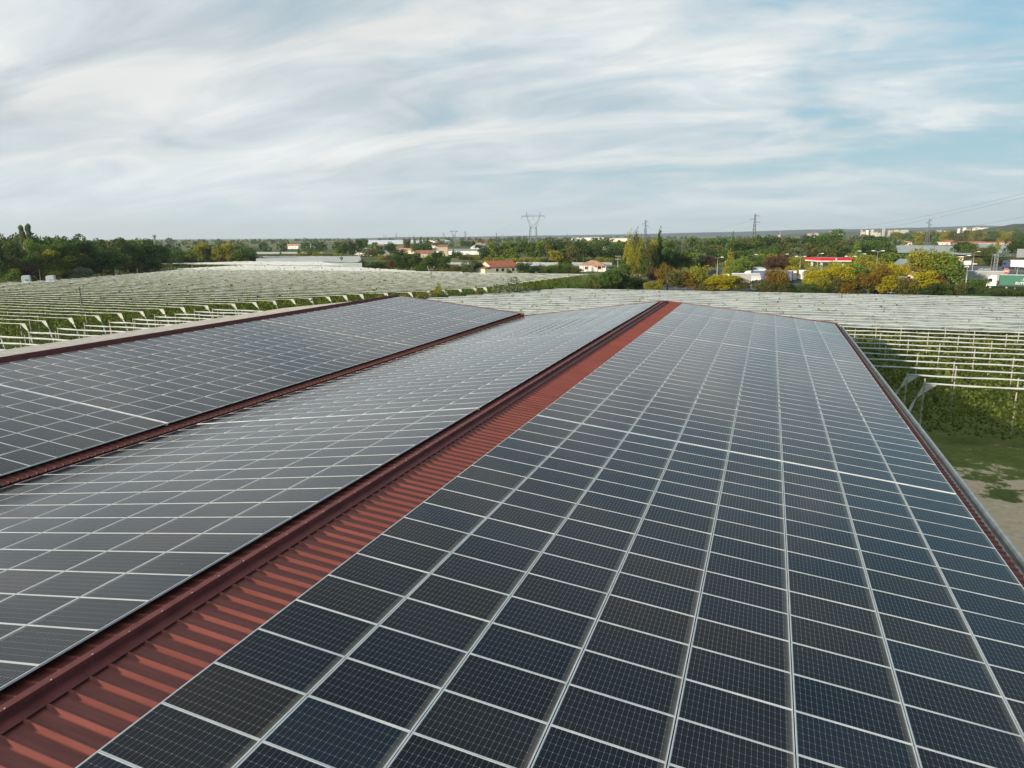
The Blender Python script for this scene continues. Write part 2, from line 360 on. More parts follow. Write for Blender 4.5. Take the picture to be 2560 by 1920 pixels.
# roads behind the warehouses
def road(name, left, right, m=M_asph, z=0.004):
    s = MB()
    for i in range(len(left)-1): s.face([(*left[i][:2], z), (*right[i][:2], z), (*right[i+1][:2], z), (*left[i+1][:2], z)])
    o = s.build(name, m); o['kind'] = 'structure'; return o
hwU = [at(x, y) for x, y in [(2090, 612), (2190, 622), (2290, 638), (2397, 652), (2560, 663), (2800, 682)]]
hwL = [at(x, y) for x, y in [(2085, 614), (2175, 628), (2270, 652), (2397, 677), (2560, 700), (2800, 735)]]
road('highway', hwU, hwL)
def lerp(a, b, t): return [Vector(p)*(1-t)+Vector(q)*t for p, q in zip(a, b)]
for t_ in (0.03, 0.46, 0.54, 0.97):
    road('road_marking', lerp(hwU, hwL, t_), lerp(hwU, hwL, t_+0.006), M_line, 0.008)
sheet('parking_lot', [at(1600, 729), at(2290, 738), at(2330, 690), at(2150, 668), at(1780, 672), at(1620, 690)], M_asph)
sheet('road', [at(1500, 733), at(1600, 735), at(1640, 712), at(1600, 714)], M_asph, 0.008)
M_grass = mat('verge_grass', (0.05, 0.10, 0.018), 0.95, 0, 0.3, 0.8, 0.1)
sheet('grass_verge', [at(2290, 738), at(2700, 752), at(2700, 722), at(2350, 703)], M_grass, 0.006)

# ------------------------------------------------------------------ warehouses
PAN = 0.17                                  # panel plane stands this far above the roof pans
def slope_frame(x0, z0, sgn, ang):
    """s runs down the slope from (x0, z0) on the panel plane; h is the height above that plane"""
    ca, sa = math.cos(ang), math.sin(ang)
    def P(s, y, h): return (x0+sgn*(s*ca+h*sa), y, z0-s*sa+h*ca)
    return P
def ribbed(name, P, s0, s1, y0, y1, m, parent, pitch=0.352, ribh=0.05, dir=1):
    prof = []; n = int((y1-y0)/pitch)
    for i in range(n+1):
        y = y0+i*pitch
        for dy, h in ((0.0, 0), (0.020, ribh), (0.052, ribh), (0.072, 0), (0.20, 0.0), (0.212, 0.003), (0.228, 0.003), (0.24, 0)):
            if y+dy <= y1: prof.append((y+dy, h-PAN))
    ss = np.linspace(s0, s1, 7)
    V = np.array([[P(s, y, h) for y, h in prof] for s in ss]); k = len(prof)
    F = [(i*k+j, (i+1)*k+j, (i+1)*k+j+1, i*k+j+1) for i in range(len(ss)-1) for j in range(k-1)]
    b = len(ss)*k; V = V.reshape(-1, 3)
    # underside lining, 60 mm lower, and edges closed
    lo = np.array([P(s0, y0, -PAN-.06), P(s1, y0, -PAN-.06), P(s1, y1, -PAN-.06), P(s0, y1, -PAN-.06)])
    V = np.vstack([V, lo]); F.append((b, b+3, b+2, b+1))
    o = obj(name, mesh_np(name, V, F, [m]), parent); return o
SL_R, SL_L, SL_W = 0.10813, 0.13131, 0.10787
Y0, YE = -14.0, 73.75
PR = slope_frame(0, ZR, 1, SL_R); PL = slope_frame(0, ZR, -1, SL_L)
# second warehouse: its slope facing us, measured from its lower panel edge upwards
XE, ZE = -15.23, ZR-1.724
SW = 14.35+0.62
XR2, ZR2 = XE-SW*math.cos(SL_W), ZE+SW*math.sin(SL_W)
PW = slope_frame(XR2, ZR2, 1, SL_W); PW2 = slope_frame(XR2, ZR2, -1, SL_W)
YW0, YWE = -14.0, 73.1

def ridge_cap(name, parent, P_r, P_l, x0, z0, y0, y1, down, m=M_cap, drop=0.0):
    s = MB(); zb = z0-drop; prof = [(-0.30, zb-0.30*math.sin(down)-0.115), (-0.085, z0-0.03), (-0.08, z0+0.015), (0.07, z0+0.020), (0.075+drop*.3, zb-0.125), (0.13+drop*.3, zb-0.128), (0.285+drop*.4, zb-0.118-0.285*math.tan(down))]
    ys = list(np.arange(y0, y1, 3.1))+[y1]
    for i in range(len(ys)-1):
        dz = 0.0; a, b = ys[i], ys[i+1]+(0.06 if i < len(ys)-2 else 0)
        o = 0.0025*(i % 2)
        top = [(x0+p[0], a, p[1]+o) for p in prof]; bot = [(x0+p[0], b, p[1]+o) for p in prof]
        lo = [(x0+p[0], a, p[1]-0.012+o) for p in reversed(prof)]; lo2 = [(x0+p[0], b, p[1]-0.012+o) for p in reversed(prof)]
        s.loft([top+lo, bot+lo2])
    c = s.build(name, m, parent)
    # notched foam closer / vent slots under the lip
    v = MB()
    for y in np.arange(y0+0.1, min(y1, 60), 0.088):
        v.box((x0+0.0755, y, z0-0.085), (x0+0.079, y+0.05, z0-0.070)); v.box((x0+0.0755, y, z0-0.055), (x0+0.079, y+0.05, z0-0.040))
    v.build('vent_slot', M_dark, c)
    sc = MB()
    for y in np.arange(y0+0.3, min(y1, 50), 0.704):
        sc.tube([(x0+0.05, y, z0+0.02), (x0+0.05, y, z0+0.028)], 0.011, 6)
    sc.build('screw_head', M_alu, c)
    return c

w1 = empty('warehouse', (0, 30, 0), 0, 'red roofed foreground warehouse with solar panels on both slopes of its ridge', 'warehouse')
def under(o, p):  # parent without moving the world-space mesh
    o.parent = p; o.matrix_parent_inverse = Matrix.Translation(-Vector(p.location)); return o
def part(o, p): return under(o, p)
part(ribbed('roof_slope', PR, 0.02, 16.32, Y0, YE, M_red, None), w1)
part(ribbed('roof_slope', PL, 0.02, 15.4, Y0, YE, M_red, None), w1)
part(ridge_cap('ridge_cap', None, PR, PL, 0, ZR, Y0, YE+0.12, SL_R), w1)
# rounded end cap of the ridge
e = MB(); e.tube([(-0.09, YE+0.13, ZR-0.14), (-0.05, YE+0.13, ZR+0.03), (0.03, YE+0.13, ZR+0.05), (0.10, YE+0.13, ZR-0.02), (0.2, YE+0.13, ZR-0.16)], 0.022, 6); part(e.build('ridge_end_cap', M_galv), w1)
# verge trim along the far gable
for P, s1 in ((PR, 16.3), (PL, 15.4)):
    v = MB(); v.loft([[P(0.1, YE-0.12, 0.03), P(0.1, YE+0.10, 0.05), P(0.1, YE+0.10, -0.40), P(0.1, YE+0.08, -0.40), P(0.1, YE+0.08, 0.02), P(0.1, YE-0.12, 0.0)],
             [P(s1, YE-0.12, 0.03), P(s1, YE+0.10, 0.05), P(s1, YE+0.10, -0.40), P(s1, YE+0.08, -0.40), P(s1, YE+0.08, 0.02), P(s1, YE-0.12, 0.0)]])
    part(v.build('verge_trim', M_red), w1)
# eaves gutter: open box section with rolled outer lip
ex, ez = PR(16.2, 0, -0.2)[0], PR(16.2, 0, -0.2)[2]
gx = MB(); pr = [(ex-0.14, ez-0.04), (ex-0.12, ez-0.17), (ex+0.34, ez-0.17), (ex+0.40, ez+0.03), (ex+0.47, ez+0.055), (ex+0.485, ez+0.02), (ex+0.425, ez-0.005), (ex+0.36, ez-0.195), (ex-0.14, ez-0.195), (ex-0.155, ez-0.04)]
gx.loft([[(x, Y0, z) for x, z in pr], [(x, YE-0.05, z) for x, z in pr]]); gut = part(gx.build('gutter', M_galv), w1)
gi = MB(); gi.face([(ex-0.118, Y0, ez-0.166), (ex+0.338, Y0, ez-0.166), (ex+0.338, YE-0.1, ez-0.166), (ex-0.118, YE-0.1, ez-0.166)]); gl = gi.build('gutter_lining', M_gutin); gl.parent = gut
gs = MB(); gs.box((ex-0.15, YE-0.05, ez-0.19), (ex+0.42, YE-0.03, ez+0.02)); q = gs.build('stop_end', M_galv); q.parent = gut
def wall(P0, P1, h0, h1, name, th=0.2, m=M_wall):
    a, b = Vector((*P0, 0)), Vector((*P1, 0)); n = (b-a).cross(Vector((0, 0, 1))).normalized()*th
    s = MB(); s.loft([[a, b, (b.x, b.y, h1), (a.x, a.y, h0)], [a+n, b+n, (b.x+n.x, b.y+n.y, h1), (a.x+n.x, a.y+n.y, h0)]]); return s.build(name, m)
hz = PR(15.9, 0, -0.3)[2]; hzl = PL(15.0, 0, -0.3)[2]
part(wall((15.8, Y0), (15.8, YE-0.3), hz, hz, 'side_wall'), w1)
for yy in (Y0+.2, YE-0.3):
    part(wall((0, yy), (15.78, yy), ZR-0.4, hz, 'gable_wall'), w1); part(wall((-14.6, yy), (0, yy), hzl, ZR-0.4, 'gable_wall'), w1)

w2 = empty('warehouse', (XR2, 30, 0), 0, 'second warehouse at the left, panels on one slope, plain grey sheeting on the other', 'warehouse')
part(ribbed('roof_slope', PW, 0.02, SW+0.34, YW0, YWE, M_red, None), w2)
fs = MB(); n = 500
ys = np.linspace(YW0, YWE, n); V = np.array([[PW2(s, y, -0.10+0.02*math.sin(i*math.pi)) for i, y in enumerate(ys)] for s in (0.0, 15.5)]).reshape(-1, 3)
fo = MB()
fo.loft([[PW2(0, YW0, -0.10), PW2(15.5, YW0, -0.10), PW2(15.5, YW0, -0.16), PW2(0, YW0, -0.16)], [PW2(0, YWE, -0.10), PW2(15.5, YWE, -0.10), PW2(15.5, YWE, -0.16), PW2(0, YWE, -0.16)]])
fob = fo.build('roof_slope', M_fibre); fob['label'] = 'plain grey fibre cement slope'; part(fob, w2)
fr = MB()
for y in np.arange(YW0, YWE, 0.9): fr.box((0, 0, 0), (1, 1, 1), 0, Matrix(((-15.5*math.cos(SL_W), 0, 0, XR2), (0, 0.05, 0, y), (-15.5*math.sin(SL_W), 0, 0.018, ZR2-0.0985), (0, 0, 0, 1))))
fq = fr.build('sheet_lap', M_fibre); fq.parent = fob
part(ridge_cap('ridge_cap', None, PW, PW2, XR2+0.02, ZR2+0.17, YW0, YWE+0.1, SL_W, drop=0.15), w2)
v = MB(); v.loft([[PW(0.1, YWE-0.20, 0.06), PW(0.1, YWE+0.10, 0.11), PW(0.1, YWE+0.10, -0.36), PW(0.1, YWE+0.08, -0.36), PW(0.1, YWE-0.20, 0.03)], [PW(SW+0.4, YWE-0.20, 0.06), PW(SW+0.4, YWE+0.10, 0.11), PW(SW+0.4, YWE+0.10, -0.36), PW(SW+0.4, YWE+0.08, -0.36), PW(SW+0.4, YWE-0.20, 0.03)]])
part(v.build('verge_trim', M_redside), w2)
ex2, ez2 = PW(SW+0.2, 0, -0.2)[0], PW(SW+0.2, 0, -0.2)[2]
gx = MB(); pr = [(ex2-0.05, ez2-0.05), (ex2-0.05, ez2-0.16), (ex2+0.17, ez2-0.16), (ex2+0.17, ez2-0.05), (ex2+0.19, ez2-0.05), (ex2+0.19, ez2-0.18), (ex2-0.07, ez2-0.18), (ex2-0.07, ez2-0.05)]
gx.loft([[(x, YW0, z) for x, z in pr], [(x, YWE, z) for x, z in pr]]); part(gx.build('gutter', M_dark), w2)
zl2 = PW2(15.2, 0, -0.2)
part(wall((zl2[0], YWE-0.2), (zl2[0], YW0), zl2[2], zl2[2], 'side_wall'), w2)
for yy in (YW0+.2, YWE-0.3):
    part(wall((XR2, yy), (XE-0.05, yy), ZR2-0.4, ZE-0.42, 'gable_wall'), w2); part(wall((zl2[0], yy), (XR2, yy), zl2[2], ZR2-0.4, 'gable_wall'), w2)

# ------------------------------------------------------------------ solar panels
PLEN, PWID, PTH, LIP = 1.755, 1.058, 0.038, 0.014
CPITCH = 1.775
fb = MB()
fb.box((0, 0, -PTH), (PLEN, LIP, 0)); fb.box((0, PWID-LIP, -PTH), (PLEN, PWID, 0)); fb.box((0, LIP, -PTH), (LIP+0.004, PWID-LIP, 0)); fb.box((PLEN-LIP-0.004, LIP, -PTH), (PLEN, PWID-LIP, 0))
fb.box((0.32, PWID, -PTH), (0.36, PWID+0.0105, -0.006)); fb.box((1.38, PWID, -PTH), (1.42, PWID+0.0105, -0.006))
FRAME_ME = fb.mesh('frame', M_alu)
g0, g1 = LIP+0.004, PLEN-LIP-0.004; q0, q1 = LIP, PWID-LIP
GV = np.array([(g0, q0, -0.003), (g1, q0, -0.003), (g1, q1, -0.003), (g0, q1, -0.003)]); GUV = [(0, 0), (1, 0), (1, 1), (0, 1)]
GLASS = [mesh_np('glass', GV, [(0, 1, 2, 3)], [c], uv=GUV) for c in CELLS]
FV = np.array([v.co[:] for v in FRAME_ME.vertices]); FF = np.array([p.vertices[:] for p in FRAME_ME.polygons])

def sections(cuts, extra):
    """row origins (y of the near edge of each panel) between expansion gaps"""
    out = []
    for si, (a, b, n) in enumerate(cuts):
        pit = (b-a)/n
        for i in range(n): out.append((a+i*pit, pit, si, i if si else n-1-i))
    return out
secR = [(25.23-34*1.0683, 25.21, 34), (25.31, 50.51, 24), (50.59, 64.85, 13), (64.93, 73.48, 8)]
secL = [(25.20-34*1.0683, 25.18, 34), (25.28, 50.48, 24), (50.56, 64.83, 13), (64.91, 73.46, 8)]
secW = [(24.24-33*1.0683, 24.22, 33), (24.33, 48.60, 23), (48.67, 63.40, 14), (63.46, 72.80, 9)]
SURF = [('near', PR, 1.7777, 1, secR, SL_R), ('left', PL, 0.5986, -1, secL, SL_L), ('far', PW, 0.62, 1, secW, SL_W)]
cand = []
for name, P, s0, sgn, sec, ang in SURF:
    for c in range(8):
        for (y, pit, si, k) in sections(sec, 0):
            s = s0+c*CPITCH+0.012
            # gentle unevenness of the roof: a continuous surface, each panel a flat piece of it
            def hh(s_, y_):
                c_ = (s_-s0)/CPITCH; d = 0.006+0.012*math.sin(y_*0.17+s_*0.25)
                if name == 'left' and y_ > 46: d -= 0.06*math.sin(min(1, (y_-46)/27)*math.pi)*math.sin(c_/8*math.pi)
                if name == 'far' and y_ > 55: d += 0.06*(y_-55)/18
                return d
            o = Vector(P(s, y, hh(s, y))); X = (Vector(P(s+PLEN, y, hh(s+PLEN, y)))-o).normalized(); Yv = (Vector(P(s, y+pit, hh(s, y+pit)))-o).normalized()
            X = (X+Vector((0, 0, 1))*rnd.gauss(0, 0.0010 if name == 'near' else 0.0003)).normalized(); Yv = (Yv+Vector((0, 0, 1))*rnd.gauss(0, 0.0005 if name == 'near' else 0.0003)).normalized(); Z = X.cross(Yv)
            sc = (pit-0.010)/PWID
            if Z.z < 0: Z = -Z
            M = Matrix(((X.x, Yv.x*sc, Z.x, o.x), (X.y, Yv.y*sc, Z.y, o.y), (X.z, Yv.z*sc, Z.z, o.z), (0, 0, 0, 1)))
            corners = [proj(M @ Vector(p)) for p in ((0, 0, 0), (PLEN, 0, 0), (PLEN, PWID, 0), (0, PWID, 0))]
            area = 0; vis = 0
            if all(corners):
                vis = sum(1 for p in corners if 0 < p[0] < 2560 and 0 < p[1] < 1920)
                if vis:
                    area = 0.5*abs(sum(corners[i][0]*corners[(i+1) % 4][1]-corners[(i+1) % 4][0]*corners[i][1] for i in range(4)))*vis/4
            r = rnd.random(); ci = 0 if r < 0.40 else 1 if r < 0.62 else 2 if r < 0.77 else 3 if r < 0.88 else 4
            cand.append((area, name, c, si, k, M, ci))
cand.sort(key=lambda t: -t[0])
PGROUP = {'near': 'solar panels on the right slope of the foreground roof', 'left': 'solar panels on the left slope of the foreground roof', 'far': 'solar panels on the second warehouse'}
TINT = {0: 'dark', 1: 'black', 2: 'brownish', 3: 'blue', 4: 'charcoal'}
def plabel(name, c, si, k, ci):
    n1 = lambda v: f"{v}{'th' if 10 < v < 14 else {1: 'st', 2: 'nd', 3: 'rd'}.get(v % 10, 'th')}"
    gap = {0: 'before the nearest wide gap', 1: 'past the nearest wide gap', 2: 'past the second wide gap', 3: 'past the farthest wide gap'}[si]
    if name == 'near': return f"{TINT[ci]} solar panel, {n1(c+1)} column right of red strip, {n1(k+1)} {gap}"
    if name == 'left': return f"{TINT[ci]} solar panel, {n1(c+1)} column left of ridge cap, {n1(k+1)} {gap}"
    return f"{TINT[ci]} panel on second warehouse, {n1(8-c)} column up, {n1(k+1)} {gap}"
for area, name, c, si, k, M, ci in cand[:300]:
    r = bpy.data.objects.new('solar_panel', None); r.empty_display_size = 0.2; COL.objects.link(r); r.matrix_world = M
    tag(r, plabel(name, c, si, k, ci), 'solar panel', PGROUP[name])
    a = bpy.data.objects.new('frame', FRAME_ME); COL.objects.link(a); a.parent = r
    b = bpy.data.objects.new('glass', GLASS[ci]); COL.objects.link(b); b.parent = r
rest = cand[300:]
Vs, Fs, mi, uvs = [], [], [], []; off = 0
MM = np.array([np.array(t[5]) for t in rest])
FVh = np.c_[FV, np.ones(len(FV))]; GVh = np.c_[GV, np.ones(4)]
fv = np.einsum('nij,kj->nki', MM, FVh)[:, :, :3]; gv = np.einsum('nij,kj->nki', MM, GVh)[:, :, :3]
n = len(rest); nf = len(FV)
V = np.vstack([fv.reshape(-1, 3), gv.reshape(-1, 3)])
F = np.vstack([(FF[None]+(np.arange(n)*nf)[:, None, None]).reshape(-1, 4), (np.arange(4)[None]+(np.arange(n)*4)[:, None])+n*nf])
mi = np.r_[np.zeros(n*len(FF)), np.array([1+t[6] for t in rest])]
uv = np.vstack([np.zeros((n*len(FF)*4, 2)), np.tile(np.array(GUV, float), (n, 1))])
po = obj('solar_panel_field', mesh_np('solar_panel_field', V, F, [M_alu]+CELLS, mi, uv)); po['kind'] = 'stuff'
tag(po, 'smaller looking solar panels in the far rows of all three slopes', 'solar panels')
# mounting rails under the panels
for name, P, s0, sgn, sec, ang in SURF:
    rl = MB()
    for c in range(8):
        for ds in (0.36, 1.40):
            s = s0+c*CPITCH+ds
            for (a, b, nn) in sec:
                rl.loft([[P(s-0.02, a, -0.04), P(s+0.02, a, -0.04), P(s+0.02, a, -0.10), P(s-0.02, a, -0.10)], [P(s-0.02, b, -0.04), P(s+0.02, b, -0.04), P(s+0.02, b, -0.10), P(s-0.02, b, -0.10)]])
    part(rl.build('mounting_rail', M_alu), w1 if name != 'far' else w2)
# pale joint covers in the expansion gaps
for name, P, s0, sgn, sec, ang in SURF:
    for (a, b, nn), (a2, b2, n2) in zip(sec[:-1], sec[1:]):
        lo_ = 0.0 if a2 < 30 else 0.055; jc = MB()
        jc.loft([[P(s0, b-0.01, -0.012-lo_), P(s0, a2+0.005, -0.002-lo_), P(s0, a2+0.005, -0.10), P(s0, b-0.01, -0.10)], [P(s0+8*CPITCH-0.03, b-0.01, -0.012-lo_), P(s0+8*CPITCH-0.03, a2+0.005, -0.002-lo_), P(s0+8*CPITCH-0.03, a2+0.005, -0.10), P(s0+8*CPITCH-0.03, b-0.01, -0.10)]])
        part(jc.build('joint_cover', M_alu), w1 if name != 'far' else w2)

# ------------------------------------------------------------------ foliage, trees
def quads(C, size, seed, flat=0.0):
    """leaf-clump faces: random orientation, random size, at the points C"""
    r = np.random.RandomState(seed); n = len(C)
    a = r.randn(n, 3); a /= np.linalg.norm(a, axis=1)[:, None]; b = r.randn(n, 3); b -= (a*b).sum(1)[:, None]*a; b /= np.linalg.norm(b, axis=1)[:, None]
    s = (size if np.ndim(size) else np.full(n, size))*r.uniform(0.6, 1.35, n); s = s[:, None]*0.5
    a = a*s; b = b*s*r.uniform(0.5, 1.0, n)[:, None]
    V = np.stack([C-a-b*0.6, C+a*0.8-b, C+a+b*0.7, C-a*0.7+b], 1).reshape(-1, 3)
    return V, np.arange(n*4).reshape(-1, 4)
def crown_pts(n, seed, shape):
    """points of a crown of unit height and unit width; several uneven masses with gaps between them"""
    r = np.random.RandomState(seed); P = []
    if shape == 'round': blobs = [(0, 0, .60, .30, .30)]+[(math.cos(a)*r.uniform(.15, .33), math.sin(a)*r.uniform(.15, .33), r.uniform(.30, .84), r.uniform(.13, .23), r.uniform(.10, .19)) for a in r.uniform(0, 6.28, 13)]
    elif shape == 'oval': blobs = [(0, 0, .56, .26, .38)]+[(math.cos(a)*r.uniform(.1, .26), math.sin(a)*r.uniform(.1, .26), r.uniform(.2, .88), r.uniform(.12, .2), r.uniform(.09, .17)) for a in r.uniform(0, 6.28, 13)]
    elif shape == 'poplar': blobs = [(r.uniform(-.10, .10), r.uniform(-.10, .10), z, .34*math.sin(max(.12, min(1, (1.04-z)*1.3))*1.5), .10) for z in np.linspace(.14, .93, 15)]
    elif shape == 'cone': blobs = [(r.uniform(-.06, .06), r.uniform(-.06, .06), z, .40*(1.05-z), .10) for z in np.linspace(.12, .95, 11)]
    elif shape == 'bush': blobs = [(0, 0, .35, .33, .33)]+[(math.cos(a)*r.uniform(.2, .36), math.sin(a)*r.uniform(.2, .36), r.uniform(.15, .72), r.uniform(.13, .22), r.uniform(.12, .25)) for a in r.uniform(0, 6.28, 12)]
    elif shape == 'wispy': blobs = [(r.uniform(-.25, .25)*(1.1-z), r.uniform(-.25, .25)*(1.1-z), z, .12, .06) for z in r.uniform(.45, .97, 17)]
    elif shape == 'willow': blobs = [(0, 0, .7, .34, .22)]+[(math.cos(a)*.36, math.sin(a)*.36, r.uniform(.25, .6), .10, .26) for a in r.uniform(0, 6.28, 13)]
    wts = np.array([b[3]**2*b[4]**.5 for b in blobs]); wts /= wts.sum()
    for b, m in zip(blobs, (wts*n).astype(int)+1):
        d = r.randn(m, 3); d /= np.linalg.norm(d, axis=1)[:, None]; d *= (r.uniform(0.25, 1.08, m)**0.42)[:, None]
        P.append(np.c_[b[0]+d[:, 0]*b[3], b[1]+d[:, 1]*b[3], b[2]+d[:, 2]*b[4]])
    P = np.vstack(P); P[:, 2] = np.clip(P[:, 2], 0.02, 1.02); return P
CROWNS = {}
def crown_me(shape, var, color, big=False):
    k = (shape, var, color, big)
    if k not in CROWNS:
        n, sz = (4200, 0.036) if big else (2100, 0.048)
        sd = hash_(shape)+var*31
        V, F = quads(crown_pts(n, sd, shape), sz, sd+5)
        CROWNS[k] = mesh_np('crown', V, F, [LEAF[color]])
    return CROWNS[k]
def hash_(s): return sum(ord(c)*(i+3) for i, c in enumerate(s)) % 997
def trunk_mesh(shape, seed):
    r = random.Random(seed); m = MB(); top = {'poplar': .8, 'wispy': .9, 'cone': .85, 'bush': .4}.get(shape, .62)
    m.tube([(0, 0, 0), (.008, 0, top*.4), (-.006, .01, top*.75), (0, 0, top)], [.026, .02, .014, .006], 7)
    for i in range(5 if shape != 'bush' else 4):
        a = r.uniform(0, 6.28); z = top*r.uniform(.3, .8); L = r.uniform(.12, .26)
        m.tube([(0, 0, z), (math.cos(a)*L*.5, math.sin(a)*L*.5, z+L*.45), (math.cos(a)*L, math.sin(a)*L, z+L*1.0)], [.011, .007, .003], 5)
    return m.mesh('trunk', M_pale if shape in ('wispy', 'poplar') else M_bark)
TRUNKS = {}
KIND = {'round': 'round broadleaf tree', 'oval': 'tall oval tree', 'poplar': 'narrow poplar', 'cone': 'conical conifer', 'bush': 'rounded shrub', 'wispy': 'thin wispy poplar', 'willow': 'drooping willow'}
NAME = {'round': 'broadleaf_tree', 'oval': 'broadleaf_tree', 'poplar': 'poplar_tree', 'cone': 'conifer_tree', 'bush': 'shrub', 'wispy': 'poplar_tree', 'willow': 'willow_tree'}
TREES = []; Za_, Zs_ = 'in the row along the lorry park', 'around the filling station'
def tree(px, yb, yt, wpx, shape, color, zone, big=False, var=None):
    p = at(px, yb, 0); D = dep(p); h = (yb-yt)/FPX*D*(1.12 if zone in (Za_, Zs_) else 1.05); wd = wpx/FPX*D*1.62
    TREES.append((zone, color, shape, px, p, h, wd, big, rnd.randrange(4) if var is None else var))
def plant():
    byk = {}
    for t in TREES: byk.setdefault((t[0], t[1], t[2]), []).append(t)
    for (zone, color, shape), L in byk.items():
        L.sort(key=lambda t: t[3])
        for i, (_, _, _, px, p, h, wd, big, var) in enumerate(L):
            lab = f"{color} {KIND[shape]} {zone}" + ("" if len(L) == 1 else f", {ordn(i+1)} from the left")
            o = empty(NAME[shape], p, rnd.uniform(0, 6.28), lab, 'shrub' if shape == 'bush' else 'tree', 'trees '+zone)
            o.scale = (wd, wd, h)
            c = bpy.data.objects.new('crown', crown_me(shape, var, color, big)); COL.objects.link(c); c.parent = o
            if (shape, var) not in TRUNKS: TRUNKS[(shape, var)] = trunk_mesh(shape, var)
            k = bpy.data.objects.new('trunk', TRUNKS[(shape, var)]); COL.objects.link(k); k.parent = o; k.scale = (min(1, 2.2*h/max(wd, .1)/2), min(1, 2.2*h/max(wd, .1)/2), 1)
def pick(s): return rnd.choice(s.split('|'))

# left woodland -------------------------------------------------
Zl = 'in the left woodland'
xs_ = [(-40, 712, 608), (0, 706, 612), (22, 704, 640), (45, 701, 600), (75, 700, 632), (104, 698, 606), (122, 698, 625), (142, 696, 612), (160, 696, 640), (182, 695, 606), (206, 694, 632), (228, 693, 605), (255, 691, 628), (285, 690, 622), (300, 689, 640), (322, 686, 608), (345, 683, 610), (368, 680, 604), (388, 677, 615)]
cl_ = ['mid green', 'dark green', 'olive green', 'dark green', 'mid green', 'bright green', 'yellow-green', 'bright green', 'yellow-green', 'mid green', 'olive green', 'dark green', 'dark green', 'mid green', 'olive green', 'dark green', 'dark green', 'dark green', 'dark green']
for (x, b, t), c in zip(xs_, cl_): tree(x, b, t, rnd.uniform(42, 60), 'oval' if b-t > 70 else 'round', c, Zl, True)
for x in range(-30, 400, 21):
    tree(x+rnd.uniform(-5, 5), 674-x*0.018, np.interp(x, [-30, 30, 60, 130, 220, 300, 400], [588, 590, 584, 597, 598, 598, 606])+rnd.uniform(-6, 6), rnd.uniform(36, 50), pick('round|oval'), pick('dark green|dark green|mid green|olive green'), 'behind the left woodland')
for x in range(-20, 390, 27):
    tree(x+rnd.uniform(-5, 5), 688-x*0.02, np.interp(x, [-30, 30, 60, 130, 220, 300, 400], [596, 598, 592, 602, 604, 602, 608])+rnd.uniform(-5, 9), rnd.uniform(40, 56), pick('round|oval'), pick('dark green|mid green|olive green|mid green'), 'amid the left woodland')
tree(70, 692, 571, 26, 'wispy', 'grey-green', Zl, True, 1); tree(86, 692, 567, 26, 'wispy', 'grey-green', Zl, True, 2)
tree(66, 702, 652, 34, 'bush', 'reddish brown', Zl); tree(88, 702, 656, 28, 'bush', 'reddish brown', Zl); tree(205, 697, 662, 36, 'bush', 'grey-green', Zl); tree(20, 706, 668, 44, 'bush', 'bright green', Zl); tree(130, 700, 672, 40, 'bush', 'yellow-green', Zl)
for x in (158, 176, 232, 268, 318, 342, 366, 392): tree(x, 696-(x-158)*.085, 672-(x-158)*.085+rnd.uniform(-6, 4), 30, 'bush', pick('dark green|olive green'), Zl)
# second clump
Zc = 'in the clump beyond the left orchard'
for x, b, t, wd, sh, c in [(495, 665, 622, 40, 'round', 'bright green'), (560, 664, 614, 38, 'round', 'yellow-green'), (612, 664, 616, 40, 'round', 'mid green'), (435, 666, 624, 40, 'round', 'mid green'), (420, 665, 617, 34, 'oval', 'mid green'), (446, 666, 634, 36, 'bush', 'mid green'), (470, 665, 626, 40, 'round', 'bright green'), (505, 665, 608, 34, 'oval', 'yellow-green'), (528, 664, 620, 30, 'oval', 'olive green'), (545, 664, 619, 30, 'round', 'bright green'), (571, 661, 603, 16, 'poplar', 'yellow'), (578, 664, 610, 34, 'oval', 'yellow-green'), (602, 663, 612, 36, 'round', 'mid green'), (624, 663, 618, 38, 'round', 'grey-green'), (640, 663, 634, 28, 'bush', 'olive green'), (484, 665, 641, 30, 'bush', 'dark green'), (556, 664, 640, 34, 'bush', 'reddish brown'), (590, 664, 638, 34, 'bush', 'olive green'), (520, 665, 644, 30, 'bush', 'dark green'), (700, 662, 652, 34, 'bush', 'olive green'), (678, 662, 656, 18, 'bush', 'mid green')]:
    tree(x, b, t, wd, sh, c, Zc, True)
